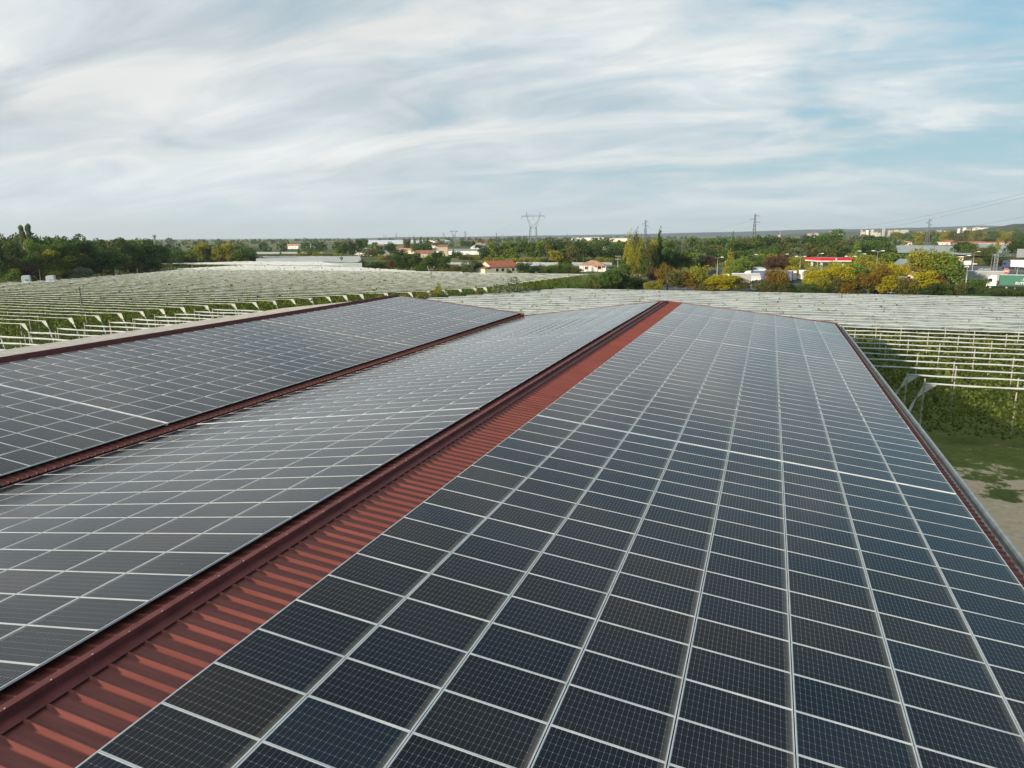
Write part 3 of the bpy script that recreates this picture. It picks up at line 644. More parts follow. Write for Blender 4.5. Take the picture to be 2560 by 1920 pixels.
# hedge and trees between the white net fields
Zh = 'in the hedge between white net fields'
for x in range(665, 850, 13): tree(x, 646, rnd.choice([628, 632, 634, 637]), rnd.uniform(16, 24), 'bush', pick('olive green|yellow-green|mid green|dark green'), Zh)
tree(748, 644, 621, 12, 'cone', 'dark green', Zh); tree(782, 645, 622, 26, 'round', 'mid green', Zh); tree(703, 644, 630, 16, 'cone', 'mid green', Zh)
Zm = 'among the distant farm buildings'
for x, b, t, wd, sh, c in [(846, 640, 604, 16, 'oval', 'mid green'), (862, 640, 604, 18, 'oval', 'dark green'), (880, 642, 600, 24, 'oval', 'dark green'), (898, 642, 598, 22, 'oval', 'dark green'), (924, 648, 620, 36, 'round', 'olive green'), (912, 630, 598, 18, 'oval', 'mid green'), (938, 646, 612, 10, 'poplar', 'yellow-green'), (950, 642, 610, 24, 'bush', 'dark green'), (976, 640, 606, 26, 'round', 'dark green'), (1000, 645, 622, 30, 'round', 'dark green'), (1018, 630, 598, 20, 'oval', 'olive green'), (1037, 628, 590, 7, 'poplar', 'grey-green'), (1053, 630, 592, 10, 'poplar', 'dark green'), (1070, 630, 594, 10, 'poplar', 'dark green'), (1045, 640, 606, 30, 'round', 'mid green'), (1062, 640, 606, 30, 'round', 'mid green'), (1075, 640, 602, 16, 'cone', 'mid green'), (1120, 634, 614, 14, 'poplar', 'yellow'), (1134, 645, 624, 14, 'cone', 'dark green'), (1145, 646, 628, 18, 'round', 'dark green'), (1100, 620, 605, 26, 'bush', 'dark green'), (1165, 620, 602, 20, 'round', 'mid green'), (1180, 622, 603, 14, 'round', 'dark green'), (1155, 620, 600, 10, 'oval', 'mid green'), (860, 650, 634, 22, 'bush', 'olive green'), (985, 650, 634, 30, 'bush', 'mid green'), (960, 650, 636, 26, 'bush', 'yellow-green'), (1195, 650, 636, 40, 'bush', 'yellow-green'), (1165, 650, 638, 36, 'bush', 'olive green'), (1220, 650, 634, 30, 'bush', 'olive green')]:
    tree(x, b, t, wd, sh, c, Zm)
Zg = 'at the edge of the left orchard'
for x, b, t, wd, sh, c in [(905, 676, 650, 26, 'round', 'dark green'), (925, 677, 655, 20, 'bush', 'mid green'), (945, 680, 652, 30, 'bush', 'dark green'), (960, 680, 650, 24, 'bush', 'dark green'), (984, 682, 650, 28, 'round', 'reddish brown'), (1010, 684, 640, 36, 'round', 'dark green'), (1033, 684, 634, 44, 'round', 'dark green'), (1055, 685, 650, 30, 'bush', 'mid green'), (1076, 685, 636, 34, 'round', 'mid green'), (1096, 685, 630, 28, 'round', 'dark green'), (1110, 685, 640, 30, 'round', 'mid green'), (1130, 685, 658, 34, 'bush', 'olive green'), (1150, 686, 660, 30, 'bush', 'olive green'), (1168, 686, 650, 26, 'bush', 'grey-green'), (1188, 684, 651, 28, 'round', 'dark green'), (1308, 686, 655, 32, 'round', 'dark green'), (1242, 683, 667, 22, 'round', 'olive green'), (1345, 684, 662, 30, 'round', 'grey-green'), (1365, 684, 662, 30, 'bush', 'bright green'), (1385, 684, 660, 30, 'bush', 'mid green'), (1410, 684, 656, 34, 'bush', 'mid green'), (1438, 684, 668, 30, 'bush', 'olive green'), (1330, 685, 668, 14, 'cone', 'grey-green'), (1275, 684, 674, 12, 'cone', 'mid green'), (1350, 684, 655, 5, 'cone', 'reddish brown')]:
    tree(x, b, t, wd, sh, c, Zg, True)
Zn = 'at the corner of the closed nets'
for x, b, t, wd, sh, c in [(1275, 784, 690, 66, 'bush', 'grey-green'), (1098, 790, 706, 24, 'oval', 'yellow-green'), (1055, 796, 724, 34, 'bush', 'olive green'), (1075, 795, 722, 36, 'bush', 'olive green'), (1125, 792, 720, 36, 'bush', 'mid green'), (1150, 790, 722, 36, 'bush', 'mid green'), (1178, 788, 722, 36, 'bush', 'mid green'), (1205, 786, 718, 34, 'bush', 'olive green'), (1232, 785, 714, 34, 'bush', 'mid green'), (1318, 776, 708, 36, 'bush', 'mid green'), (1345, 774, 702, 36, 'bush', 'olive green'), (1372, 772, 704, 36, 'bush', 'mid green'), (1400, 768, 704, 34, 'bush', 'mid green'), (1112, 794, 728, 30, 'bush', 'bright green')]:
    tree(x, b, t, wd, sh, c, Zn, True)
Zb = 'in the belt behind the houses'
for i, x in enumerate([1215, 1232, 1252, 1262, 1285, 1305, 1325, 1345, 1368, 1392, 1415, 1440, 1462, 1490, 1515, 1540, 1560, 1240, 1272, 1300, 1330, 1360, 1385, 1420, 1450, 1480, 1505, 1530]):
    b = 655 if i < 17 else 640; tree(x+rnd.uniform(-3, 3), b, rnd.uniform(598, 622) if i < 17 else rnd.uniform(596, 608), rnd.uniform(24, 40), pick('round|oval|round'), pick('dark green|mid green|bright green|dark green|mid green'), Zb)
tree(1375, 660, 592, 24, 'oval', 'olive green', Zb); tree(1392, 662, 626, 36, 'round', 'yellow-green', Zb); tree(1430, 662, 612, 32, 'oval', 'olive green', Zb); tree(1404, 660, 634, 30, 'round', 'reddish brown', Zb)
for x in range(1235, 1560, 34): tree(x, 661, 642, 36, 'bush', pick('olive green|mid green|yellow-green'), Zb)
Zp = 'in the tall poplar stand'
for x, b, t, wd, c in [(1570, 690, 581, 24, 'yellow-green'), (1586, 690, 578, 28, 'olive green'), (1600, 690, 592, 24, 'yellow-green'), (1616, 692, 596, 26, 'olive green'), (1630, 690, 600, 22, 'yellow-green'), (1645, 688, 575, 20, 'dark green'), (1578, 692, 618, 26, 'yellow-green'), (1606, 692, 622, 26, 'mid green'), (1592, 692, 612, 22, 'yellow-green'), (1560, 690, 640, 20, 'mid green'), (1636, 690, 622, 24, 'olive green')]:
    tree(x, b, t, wd, 'poplar' if t < 600 else 'oval', c, Zp, True)
for x, b, t, wd, c in [(1655, 688, 636, 44, 'dark green'), (1680, 686, 626, 40, 'dark green'), (1700, 684, 632, 36, 'mid green'), (1722, 684, 630, 40, 'bright green'), (1745, 682, 634, 38, 'grey-green'), (1768, 682, 640, 36, 'reddish brown'), (1640, 690, 662, 30, 'mid green')]:
    tree(x, b, t, wd, 'round', c, Zp, True)
Zr = 'beside the road behind the closed nets'
for x, b, t, wd, sh, c in [(1500, 726, 676, 50, 'bush', 'olive green'), (1530, 728, 672, 52, 'round', 'mid green'), (1552, 722, 662, 44, 'round', 'mid green'), (1575, 722, 690, 46, 'bush', 'olive green'), (1600, 718, 692, 40, 'bush', 'olive green'), (1475, 748, 692, 46, 'bush', 'olive green'), (1450, 758, 700, 42, 'bush', 'mid green'), (1425, 762, 702, 40, 'bush', 'mid green'), (1490, 742, 684, 40, 'bush', 'mid green'), (1515, 728, 700, 40, 'bush', 'dark green'), (1590, 722, 700, 30, 'bush', 'dark green'), (1560, 726, 702, 30, 'bush', 'dark green'), (1540, 706, 668, 30, 'oval', 'mid green')]:
    tree(x, b, t, wd, sh, c, Zr, True)
Za = 'in the row along the lorry park'
for x, b, t, wd, sh, c in [(1632, 732, 700, 34, 'bush', 'yellow-green'), (1640, 716, 672, 38, 'round', 'reddish brown'), (1668, 730, 664, 44, 'round', 'orange-brown'), (1690, 734, 682, 54, 'round', 'olive green'), (1715, 734, 680, 48, 'round', 'orange-brown'), (1742, 733, 668, 50, 'round', 'yellow-green'), (1764, 735, 700, 36, 'bush', 'olive green'), (1784, 734, 690, 48, 'round', 'yellow'), (1806, 734, 688, 46, 'round', 'yellow'), (1828, 733, 690, 44, 'round', 'yellow'), (1852, 734, 696, 44, 'round', 'olive green'), (1915, 736, 698, 44, 'bush', 'olive green'), (1938, 735, 676, 46, 'round', 'orange-brown'), (1955, 736, 702, 42, 'bush', 'olive green'), (1975, 736, 706, 40, 'bush', 'dark green'), (2012, 737, 706, 40, 'bush', 'mid green'), (2030, 735, 680, 50, 'round', 'yellow'), (2050, 737, 690, 36, 'round', 'yellow-green'), (2085, 737, 696, 40, 'round', 'olive green'), (2105, 735, 664, 50, 'round', 'yellow'), (2118, 738, 700, 34, 'bush', 'orange-brown'), (2148, 737, 690, 46, 'round', 'olive green'), (2170, 738, 684, 46, 'round', 'orange-brown'), (2200, 736, 668, 56, 'round', 'orange-brown'), (2215, 738, 688, 50, 'round', 'yellow'), (2258, 739, 694, 48, 'bush', 'olive green'), (2275, 739, 698, 40, 'bush', 'yellow-green'), (2302, 740, 682, 50, 'round', 'yellow'), (2330, 738, 684, 50, 'round', 'orange-brown'), (2318, 741, 706, 50, 'bush', 'dark green'), (2345, 740, 706, 36, 'bush', 'mid green'), (2388, 738, 704, 40, 'bush', 'olive green'), (2125, 737, 712, 40, 'bush', 'olive green'), (2060, 738, 716, 30, 'bush', 'dark green'), (1885, 738, 724, 14, 'bush', 'dark green')]:
    tree(x, b, t, wd, sh, c, Za, True)
Zs = 'around the filling station'
for x, b, t, wd, sh, c in [(1822, 696, 632, 34, 'cone', 'yellow-green'), (1850, 698, 646, 50, 'round', 'bright green'), (1838, 700, 664, 36, 'round', 'bright green'), (1905, 682, 636, 46, 'round', 'yellow-green'), (1935, 684, 640, 50, 'round', 'reddish brown'), (1885, 690, 642, 34, 'round', 'mid green'), (1975, 684, 645, 44, 'round', 'yellow-green'), (2005, 686, 644, 42, 'round', 'yellow-green'), (1985, 700, 668, 40, 'round', 'yellow'), (2120, 694, 640, 48, 'round', 'yellow-green'), (2148, 690, 638, 50, 'round', 'bright green'), (2175, 692, 640, 42, 'round', 'yellow-green'), (2225, 690, 636, 60, 'round', 'bright green'), (2310, 720, 632, 76, 'round', 'yellow-green'), (2350, 722, 634, 76, 'round', 'bright green'), (2375, 716, 655, 50, 'round', 'bright green'), (2278, 706, 664, 34, 'round', 'dark green'), (1962, 700, 668, 30, 'bush', 'orange-brown'), (1948, 722, 690, 36, 'round', 'olive green'), (2440, 734, 694, 36, 'bush', 'mid green'), (2030, 724, 664, 40, 'round', 'yellow-green'), (2092, 726, 660, 44, 'round', 'yellow-green'), (2135, 728, 664, 46, 'round', 'bright green'), (2158, 722, 650, 44, 'round', 'yellow-green'), (2190, 724, 662, 44, 'round', 'yellow-green'), (2236, 726, 662, 40, 'round', 'yellow'), (2066, 730, 676, 40, 'round', 'yellow')]:
    tree(x, b, t, wd, sh, c, Zs, True)
Zd = 'in the belt behind the filling station'
for i in range(46):
    x = 1660+i*12.5+rnd.uniform(-4, 4); row = i % 3
    tree(x, (668, 655, 642)[row]-(x-1660)*0.012, (628, 610, 598)[row]+rnd.uniform(-7, 7)-(x-1660)*0.012, rnd.uniform(28, 44), pick('round|oval|round|round'), pick('dark green|mid green|dark green|olive green|mid green|grey-green'), Zd)
tree(2070, 655, 580, 56, 'oval', 'mid green', Zd, True); tree(2138, 655, 600, 22, 'poplar', 'bright green', Zd, True); tree(1830, 650, 584, 18, 'cone', 'mid green', Zd); tree(1893, 645, 586, 14, 'oval', 'mid green', Zd); tree(2208, 655, 602, 40, 'round', 'mid green', Zd, True); tree(2180, 642, 590, 40, 'round', 'dark green', Zd)
Ze = 'along the motorway on the right'
for x, b, t, wd, sh, c in [(2405, 650, 604, 46, 'round', 'dark green'), (2422, 652, 610, 36, 'round', 'mid green'), (2452, 660, 618, 34, 'willow', 'olive green'), (2470, 656, 612, 26, 'round', 'mid green'), (2492, 640, 601, 14, 'poplar', 'yellow-green'), (2540, 660, 600, 50, 'round', 'dark green'), (2565, 655, 590, 50, 'round', 'dark green'), (2440, 660, 636, 40, 'bush', 'olive green'), (2485, 664, 632, 40, 'bush', 'dark green'), (2510, 664, 630, 40, 'bush', 'olive green'), (2400, 656, 640, 36, 'bush', 'dark green'), (2295, 618, 592, 18, 'oval', 'yellow-green'), (2340, 612, 588, 16, 'cone', 'dark green'), (2352, 612, 588, 18, 'oval', 'yellow-green'), (2475, 612, 596, 26, 'round', 'dark green'), (2520, 742, 720, 60, 'bush', 'olive green'), (2550, 743, 722, 60, 'bush', 'dark green'), (2560, 668, 640, 60, 'bush', 'olive green'), (2500, 744, 727, 40, 'bush', 'dark green')]:
    tree(x, b, t, wd, sh, c, Ze, True)
for x in range(2230, 2600, 15): tree(x+rnd.uniform(-4, 4), 610, 578+rnd.uniform(-3, 4), rnd.uniform(18, 28), pick('round|oval'), pick('yellow-green|olive green|mid green|olive green|yellow-green'), 'beyond the netted field by the motorway')
plant()

# far-off woods that read as one mass
def belt(px0, px1, dist, h, dens, seed, depth=60, mat_=FARW, gaps=0.0):
    r = np.random.RandomState(seed); L = abs(px1-px0)/FPX*dist; n = int(L/9*dens); P = []; 
    for _ in range(n):
        px = r.uniform(px0, px1)
        if gaps and math.sin(px*0.021+seed)+0.6*math.sin(px*0.057+seed*2) < -0.9+gaps: continue
        c = far(px, dist+r.uniform(-depth, depth)); hh = h*r.uniform(.55, 1.15)*(1.25 if r.rand() < .07 else 1); wd = r.uniform(3.5, 7); m = int(34)
        d = r.randn(m, 3); d /= np.linalg.norm(d, axis=1)[:, None]
        P.append(np.c_[c.x+d[:, 0]*wd, c.y+d[:, 1]*wd, hh*(.52+.46*d[:, 2])])
    P = np.vstack(P); V, F = quads(P, 2.6+dist*0.0005, seed)
    o = obj('far_woodland', mesh_np('far_woodland', V, F, [mat_])); o['kind'] = 'stuff'; return o
belt(-100, 1700, 3600, 11, .9, 11, 300, FARW, .1); belt(1500, 2700, 3300, 12, .8, 12, 350, FARW, .2)
belt(-100, 1500, 2000, 12, .8, 13, 200, LEAF['dark green'], .3); belt(1450, 2700, 1900, 12, .7, 14, 250, LEAF['olive green'], .5)
belt(360, 1560, 1250, 12, .8, 15, 90, LEAF['olive green'], .5); belt(1600, 2700, 1200, 11, .7, 16, 100, LEAF['mid green'], .6)
belt(380, 900, 900, 10, .9, 17, 60, LEAF['dark green'], .3); belt(1560, 2250, 800, 10, .8, 18, 70, LEAF['dark green'], .5); belt(900, 1260, 880, 9, .6, 19, 50, LEAF['mid green'], .8)
belt(1200, 1620, 760, 11, .9, 20, 50, LEAF['dark green'], .3)

# ------------------------------------------------------------------ orchards under rolled and closed nets
NET = 4.3
def interp(y, ys, xs): return float(np.interp(y, ys, xs))
def hedge(x0, x1, y, h, dens, size, seed, width=0.7):
    r = np.random.RandomState(seed); n = max(8, int(abs(x1-x0)*dens)); x = r.uniform(x0, x1, n)
    pa, pb, fa, fb_ = r.uniform(0, 6.28), r.uniform(0, 6.28), r.uniform(.5, 1.1), r.uniform(1.7, 2.9)
    top = h*(0.86+0.07*np.sin(x*fa+pa)+0.07*np.sin(x*fb_+pb)+0.05*np.sin(x*fb_*2.7+pa*2)); z = top*r.uniform(0.08, 1.0, n)**0.75
    wv = width*(1.05-0.55*z/h); C = np.c_[x, y+r.uniform(-1, 1, n)*wv, z+0.05]
    return quads(C, size, seed)
POST_ME = MB().tube([(0, 0, 0), (0, 0, 1)], [0.045, 0.04], 6).mesh('post', M_post)
def rolled(x0, x1, y, z, seed, r0=0.10, step=2.0):
    """net rolled up along the top wire: a slightly sagging bundle of uneven thickness tied every few metres"""
    r = random.Random(seed); n = max(2, int(abs(x1-x0)/step)); m = MB(); pts, rr = [], []
    for i in range(n*2+1):
        t = i/(n*2); x = x0+(x1-x0)*t; ph = ((x+seed*2.7) % 8.0)/8.0
        pts.append((x, y+r.uniform(-.02, .02), z-0.05*math.sin(ph*math.pi)+r.uniform(-.015, .015))); rr.append(r0*r.uniform(.72, 1.25)*(0.75 if i % 4 == 0 else 1))
    return m.tube(pts, rr, 5)
def fan(m, x, y, z, d, spread):
    """net gathered at the row end: an open triangle at the post, twisted down to the ground anchor"""
    m.face([(x, y, z), (x-d*0.9, y, z-0.02), (x+d*0.45, y+0.06, z-1.2-spread)]); m.face([(x-d*0.9, y-0.03, z-0.05), (x-d*0.1, y+0.04, z-0.7), (x+d*0.45, y+0.06, z-1.2-spread)])
    m.tube([(x+d*0.45, y+.05, z-1.2-spread), (x+d*0.7, y+.02, z-1.9-spread), (x+d*1.0, y, z-2.9-spread*.5), (x+d*1.5, y, 0.15)], [.06, .11, .06, .04], 6)
M_netf = mat('gathered_net', (0.64, 0.66, 0.62), 0.9, 0, 0.1, 1.0, trans=0.35)
def row(x0, x1, y, seed, label, group, h=3.6, dens=14, lsize=0.42, posts=0, r0=0.10, endR=False, endL=False, z=NET, folm=ORCH, spread=0.0, closed=False, postx=None):
    root = empty('orchard_row', ((x0+x1)/2, y, 0), 0, label, 'orchard row', group)
    off = Vector(root.location)
    V, F = hedge(x0, x1, y, h, dens, lsize, seed); V = V-np.array(off); obj('foliage', mesh_np('foliage', V, F, [folm]), root)
    if closed:
        r = np.random.RandomState(seed); n = max(4, int((x1-x0)/1.6)); X = np.linspace(x0, x1, n)
        cs = [(-1.76, -0.62), (-1.2, -0.40), (-0.45, -0.10), (0, 0.05), (0.45, -0.10), (1.2, -0.42), (1.73, -0.64)]
        G = np.array([[(x, y+a, z+b+0.09*math.sin(x*.7+seed)*abs(b)+r.uniform(-.06, .06)*(1 if abs(a) > .1 else .4)) for x in X] for a, b in cs])-np.array(off)
        k = n; F = [(i*k+j, i*k+j+1, (i+1)*k+j+1, (i+1)*k+j) for i in range(len(cs)-1) for j in range(k-1)]
        obj('net', mesh_np('net', G.reshape(-1, 3), F, [M_netsheet]), root)
        m = MB(); m.tube([(x, y-off.y, z+0.07+0.03*math.sin(x*1.3)) for x in np.arange(x0, x1, 3.0)-off.x], 0.055, 4); m.build('top_seam', M_net, root)
    else:
        m = rolled(x0-off.x, x1-off.x, 0, z, seed, r0)
        m.build('net', M_net, root)
        fmesh = MB()
        if endR: fan(fmesh, x1-off.x, 0, z, 1.0, spread)
        if endL: fan(fmesh, x0-off.x, 0, z, -1.0, spread)
        if endR or endL: fmesh.build('gathered_net_end', M_netf, root)
    if posts:
        for x in (postx if postx is not None else np.arange(x0+0.02, x1+.3, posts)):
            p = bpy.data.objects.new('post', POST_ME); COL.objects.link(p); p.parent = root; p.location = (x-off.x, 0.02, 0); p.scale = (1.4, 1.4, z+rnd.uniform(.05, .35))
nt_ = M_netsheet.node_tree; T_ = NT(nt_); mxs = [n_ for n_ in nt_.nodes if n_.type == 'MIX_SHADER'][0]
gp = T_.n('ShaderNodeNewGeometry'); mq = T_.n('ShaderNodeMapping', inp={0: gp.outputs['Position']}); mq.inputs['Scale'].default_value = (0.45, 1.3, 1.0)
nq = T_.n('ShaderNodeTexNoise', inp={0: mq.outputs[0], 'Scale': 1.0, 'Detail': 5.0, 'Roughness': 0.65}); nt_.links.new(T_.ramp(nq.outputs[0], [(0.38, 0.22), (0.52, 0.40), (0.66, 0.80)]), mxs.inputs[0])
# right orchard, rolled
for k in range(12):
    y = 59.5+3.5*k
    row([21.2, 20.6, 17.2][k] if k < 3 else 16.9-k*2.2, 64+k*3, y, 100+k, f"orchard row with rolled white net right of the warehouse, {ordn(k+1)} from its front", 'orchard rows with rolled nets on the right', h=4.0, dens=150 if k == 0 else 80 if k < 4 else 45, lsize=0.20 if k < 4 else 0.28, posts=7.5, endL=k < 2, z=NET, r0=0.078)
# closed nets behind the warehouses
for k in range(15):
    y = 101.2+3.5*k; xl = interp(y, [98, 115, 119, 134, 149, 152], [-56, -54, -48, -39, -32, -25]); xr = 74+k*3
    if y > 147: continue
    row(xl, xr, y, 200+k, f"orchard row hidden under closed white net, {ordn(k+1)} behind the warehouses", 'orchard rows under closed nets', h=4.5, dens=110, lsize=0.18, closed=True)
# left orchard
for k in range(43):
    y = 60.0+3.5*k+0.05; xr = interp(y, [60, 66.9, 71.3, 77, 84, 91, 96, 99, 111, 123, 131, 145, 208], [-83, -82, -83, -81.3, -80.4, -79.3, -77, -74.5, -70, -65, -57, -49, -40])
    xl = interp(y, [60, 125, 140, 150, 165, 188, 203], [-125, -180, -176, -176, -179, -184, -190])
    row(xl, xr, y, 300+k, f"left orchard row with rolled white net, {ordn(k+1)} from the warehouses", 'left orchard rows with rolled nets', h=4.3, dens=40 if k < 8 else 36, lsize=0.30 if k < 8 else 0.34, posts=8.0 if k < 6 else 0, r0=0.052+0.0004*k, endR=k < 26, spread=rnd.choice([0, 0, .3]))
for k in range(11):
    y = 210.6+3.5*k; xr = interp(y, [208, 213, 237, 244], [-64, -98, -135, -190]); xl = -196
    row(xl, xr, y, 380+k, f"far left orchard row with rolled net, {ordn(k+1)} beyond the notch in the field", 'far rows of the left orchard', h=4.4, dens=12, lsize=.55, r0=0.12, endR=True)
for k in range(9):
    y = 252+4.2*k; row(-245+k*2, -152-k*4, y, 420+k, f"orchard row of the second field beyond the left orchard, {ordn(k+1)} from the front", 'rows of the second left field', h=4.2, dens=12, lsize=.6, r0=0.13, endR=True, endL=False)
# young plot beside the second warehouse, net on tall hoops
for k in range(12):
    y = 47.5+3.45*k; xl = -69.6+0.16*k
    row(xl, -47.5, y, 450+k, f"young orchard row with tall net hoops beside the second warehouse, {ordn(k+1)} from the front", 'young orchard rows beside the second warehouse', h=2.3, dens=40, lsize=.28, posts=4.2, z=NET+0.55, folm=LEAF['bright green'], r0=.095)
# closed net fields far off
def netfield(px, label, h=4.2):
    P = [at(x, y, h) for x, y in px]; xs = [p.x for p in P]; ys = [p.y for p in P]
    root = empty('netted_orchard', ((min(xs)+max(xs))/2, (min(ys)+max(ys))/2, 0), 0, label, 'netted orchard', 'far orchards under white nets'); c = Vector(root.location)
    m = MB(); n = 26; a, b, cc, d = P   # front-left, front-right, back-right, back-left
    rows = []
    for i in range(n*2+1):
        t = i/(n*2); l = a.lerp(d, t); r = b.lerp(cc, t); z = h-(0.0 if i % 2 == 0 else 0.7)
        rows.append([(l.x+(r.x-l.x)*j/30-c.x, l.y+(r.y-l.y)*j/30-c.y, z+rnd.uniform(-.12, .12)) for j in range(31)])
    m.loft(rows, cap=False, close=False); m.build('net', M_netfar, root)
    q = MB(); lo = [(p.x-c.x, p.y-c.y, 0.2) for p in P]; hi = [(p.x-c.x, p.y-c.y, h-.75) for p in P]
    q.loft([lo, hi], cap=False); q.build('side_foliage', LEAF['olive green'], root)
M_netfar = mat('far_net', (0.34, 0.36, 0.34), 0.9, 0, 0.12, 0.12)
netfield([(640, 673), (905, 678), (905, 657), (645, 655)], 'pale field of closed nets behind the two round bushes', 4.0)
netfield([(640, 653), (905, 655), (900, 640), (640, 641)], 'strip of closed white nets in front of the yellowish hedge', 4)
netfield([(1048, 665), (1180, 664), (1180, 656), (1048, 656)], 'white net strip behind the dark trees left of the orange roofed house', 2.2)
netfield([(1290, 665), (1395, 664), (1395, 656), (1290, 655)], 'thin white net strip right of the orange roofed house', 2.0)
netfield([(1430, 664), (1530, 662), (1530, 656), (1430, 656)], 'thin white net strip behind the hip roofed house', 2.0)
netfield([(2245, 632), (2440, 638), (2420, 614), (2240, 613)], 'grey green net field with posts left of the motorway trees', 4.5)
netfield([(2420, 640), (2600, 640), (2570, 612), (2420, 608)], 'grey green net field behind the drooping willow on the right', 4.5)
netfield([(628, 635), (815, 634), (808, 630), (630, 630)], 'very thin bright net strip near the left horizon', 3)

# ------------------------------------------------------------------ houses and sheds
def house(px, yb, L, Wd, hw, hr, rot, wallm, roofm, name, label, cat, hip=False, win=3, chim=False, porch=False, door=True, over=0.35, z0=0.0, bay=None):
    p = at(px, yb, 0); root = empty(name, (p.x, p.y, z0), R(rot), label, cat)
    m = MB()
    if hip: m.box((-L/2, -Wd/2, 0), (L/2, Wd/2, hw))
    else: m.loft([[(-L/2, -Wd/2, 0), (-L/2, Wd/2, 0), (-L/2, Wd/2, hw), (-L/2, 0, hw+hr), (-L/2, -Wd/2, hw)], [(L/2, -Wd/2, 0), (L/2, Wd/2, 0), (L/2, Wd/2, hw), (L/2, 0, hw+hr), (L/2, -Wd/2, hw)]])
    m.build('wall', wallm, root)
    q = MB(); o = over; e = hr/(Wd/2)*o
    if hip:
        r_ = max(0.5, (L-Wd)/2)
        A = [(-L/2-o, -Wd/2-o, hw), (L/2+o, -Wd/2-o, hw), (L/2+o, Wd/2+o, hw), (-L/2-o, Wd/2+o, hw)]; B = [(-r_, 0, hw+hr), (r_, 0, hw+hr)]
        q.face([A[0], A[1], B[1], B[0]]); q.face([A[1], A[2], B[1]]); q.face([A[2], A[3], B[0], B[1]]); q.face([A[3], A[0], B[0]])
        q.box((-L/2-o, -Wd/2-o, hw-.16), (L/2+o, Wd/2+o, hw-0.004), 1)
        q.build('roof', [roofm, M_white], root)
    else:
        for sg in (-1, 1):
            q.loft([[(x, sg*(Wd/2+o), hw-e), (x, 0, hw+hr), (x, 0, hw+hr+.14), (x, sg*(Wd/2+o), hw-e+.14)] for x in (-L/2-o, L/2+o)])
        rf = q.build('roof', roofm, root)
    if chim:
        c = MB(); c.box((-L*.18, .1, hw+hr*.6), (-L*.18+.5, .6, hw+hr+.8)); c.box((-L*.18-.06, .04, hw+hr+.8), (-L*.18+.56, .66, hw+hr+.9)); c.build('chimney', M_brown if chim == 1 else wallm, root)
    for i in range(win):
        x = -L/2+L*(i+1)/(win+1)-.5
        if door and i == win//2:
            f = MB(); f.box((x, -Wd/2-.05, 0), (x+1.0, -Wd/2+.02, 2.1)); f.build('door', M_wood, root); continue
        f = MB(); f.box((x-.06, -Wd/2-.04, .94), (x+1.26, -Wd/2+.03, 2.26)); w_ = f.build('window', M_white, root)
        f = MB(); f.box((x, -Wd/2-.06, 1.0), (x+.57, -Wd/2-.02, 2.2)); f.box((x+.63, -Wd/2-.06, 1.0), (x+1.2, -Wd/2-.02, 2.2)); f.build('pane', M_glassd, w_)
    if porch:
        c = MB()
        for i in range(4): c.box((L/2-1.8*i-.2, -Wd/2-2.6, 0), (L/2-1.8*i, -Wd/2-2.4, hw-.2))
        c.build('porch_column', M_white, root)
        c = MB(); c.loft([[(L/2-6, -Wd/2-2.8, hw-.15), (L/2-6, -Wd/2+.2, hw-.02), (L/2-6, -Wd/2+.2, hw+.1), (L/2-6, -Wd/2-2.8, hw-.02)], [(L/2+.3, -Wd/2-2.8, hw-.15), (L/2+.3, -Wd/2+.2, hw-.02), (L/2+.3, -Wd/2+.2, hw+.1), (L/2+.3, -Wd/2-2.8, hw-.02)]]); c.build('porch_roof', roofm, root)
    if bay:
        c = MB(); c.box((-L/2-3.2, -Wd/2, 0), (-L/2, Wd/2-1, 2.3)); c.build('veranda', wallm, root)
        c = MB(); c.loft([[(-L/2-3.5, -Wd/2-.3, 2.25), (-L/2-3.5, Wd/2-.8, 2.25), (-L/2-3.5, Wd/2-.8, 2.4), (-L/2-3.5, -Wd/2-.3, 2.4)], [(-L/2, -Wd/2-.3, 2.9), (-L/2, Wd/2-.8, 2.9), (-L/2, Wd/2-.8, 3.05), (-L/2, -Wd/2-.3, 3.05)]]); c.build('veranda_roof', M_brown, root)
    return root
house(1247, 683, 13.5, 9.0, 2.9, 2.2, 55, M_cream, M_orange, 'house', 'cream gabled house with a bright orange tiled roof beyond the left orchard', 'house', win=4, chim=1, bay=True)
house(1482, 678, 11.5, 9.5, 2.6, 2.2, 12, M_white, M_pink, 'house', 'low white house with a pinkish hipped tile roof and a pillared porch', 'house', hip=True, win=3, porch=True)
house(944, 639, 30, 12, 3.2, 2.6, 12, M_wr, M_slate, 'shed', 'long shed with a grey blue sheet roof in front of the red roofed cottages', 'shed', win=0)
house(906, 636, 16, 12, 3.2, 2.6, 12, M_wr, M_slate, 'shed', 'shorter grey roofed shed at the left end of the long grey shed', 'shed', win=0)
house(992, 610, 150, 45, 6, 3.0, 8, M_bluer, M_wr, 'greenhouse', 'very long white roofed hall with blue walls near the horizon left of the poplars', 'hall', win=0)
house(1096, 612, 42, 30, 7, 3.0, 70, M_wr, M_wr, 'hall', 'white industrial hall right behind the dark poplars on the left', 'hall', win=0)
house(1092, 620, 22, 12, 3.5, 2.5, 10, M_wr, M_brown, 'house', 'brown roofed house in front of the white industrial hall', 'house')
house(1108, 640, 8, 7, 7.5, 1.6, 20, M_tan, M_brown, 'house', 'narrow tower-like tan house with a brown roof', 'house', win=2)
house(1064, 644, 15, 9, 3.0, 2.4, 5, M_tan, M_brown, 'house', 'low farmhouse with a faded brown tiled roof among the bushes', 'farmhouse')
house(1004, 630, 12, 9, 3.5, 2.3, 20, M_tan, M_brown, 'cottage', 'small red brown roofed cottage left of the dark poplars', 'cottage')
house(1022, 634, 18, 8, 3.0, 2.0, 0, M_cream, M_pink, 'cottage', 'small cottage with a pale pink roof beside the tower-like house', 'cottage')
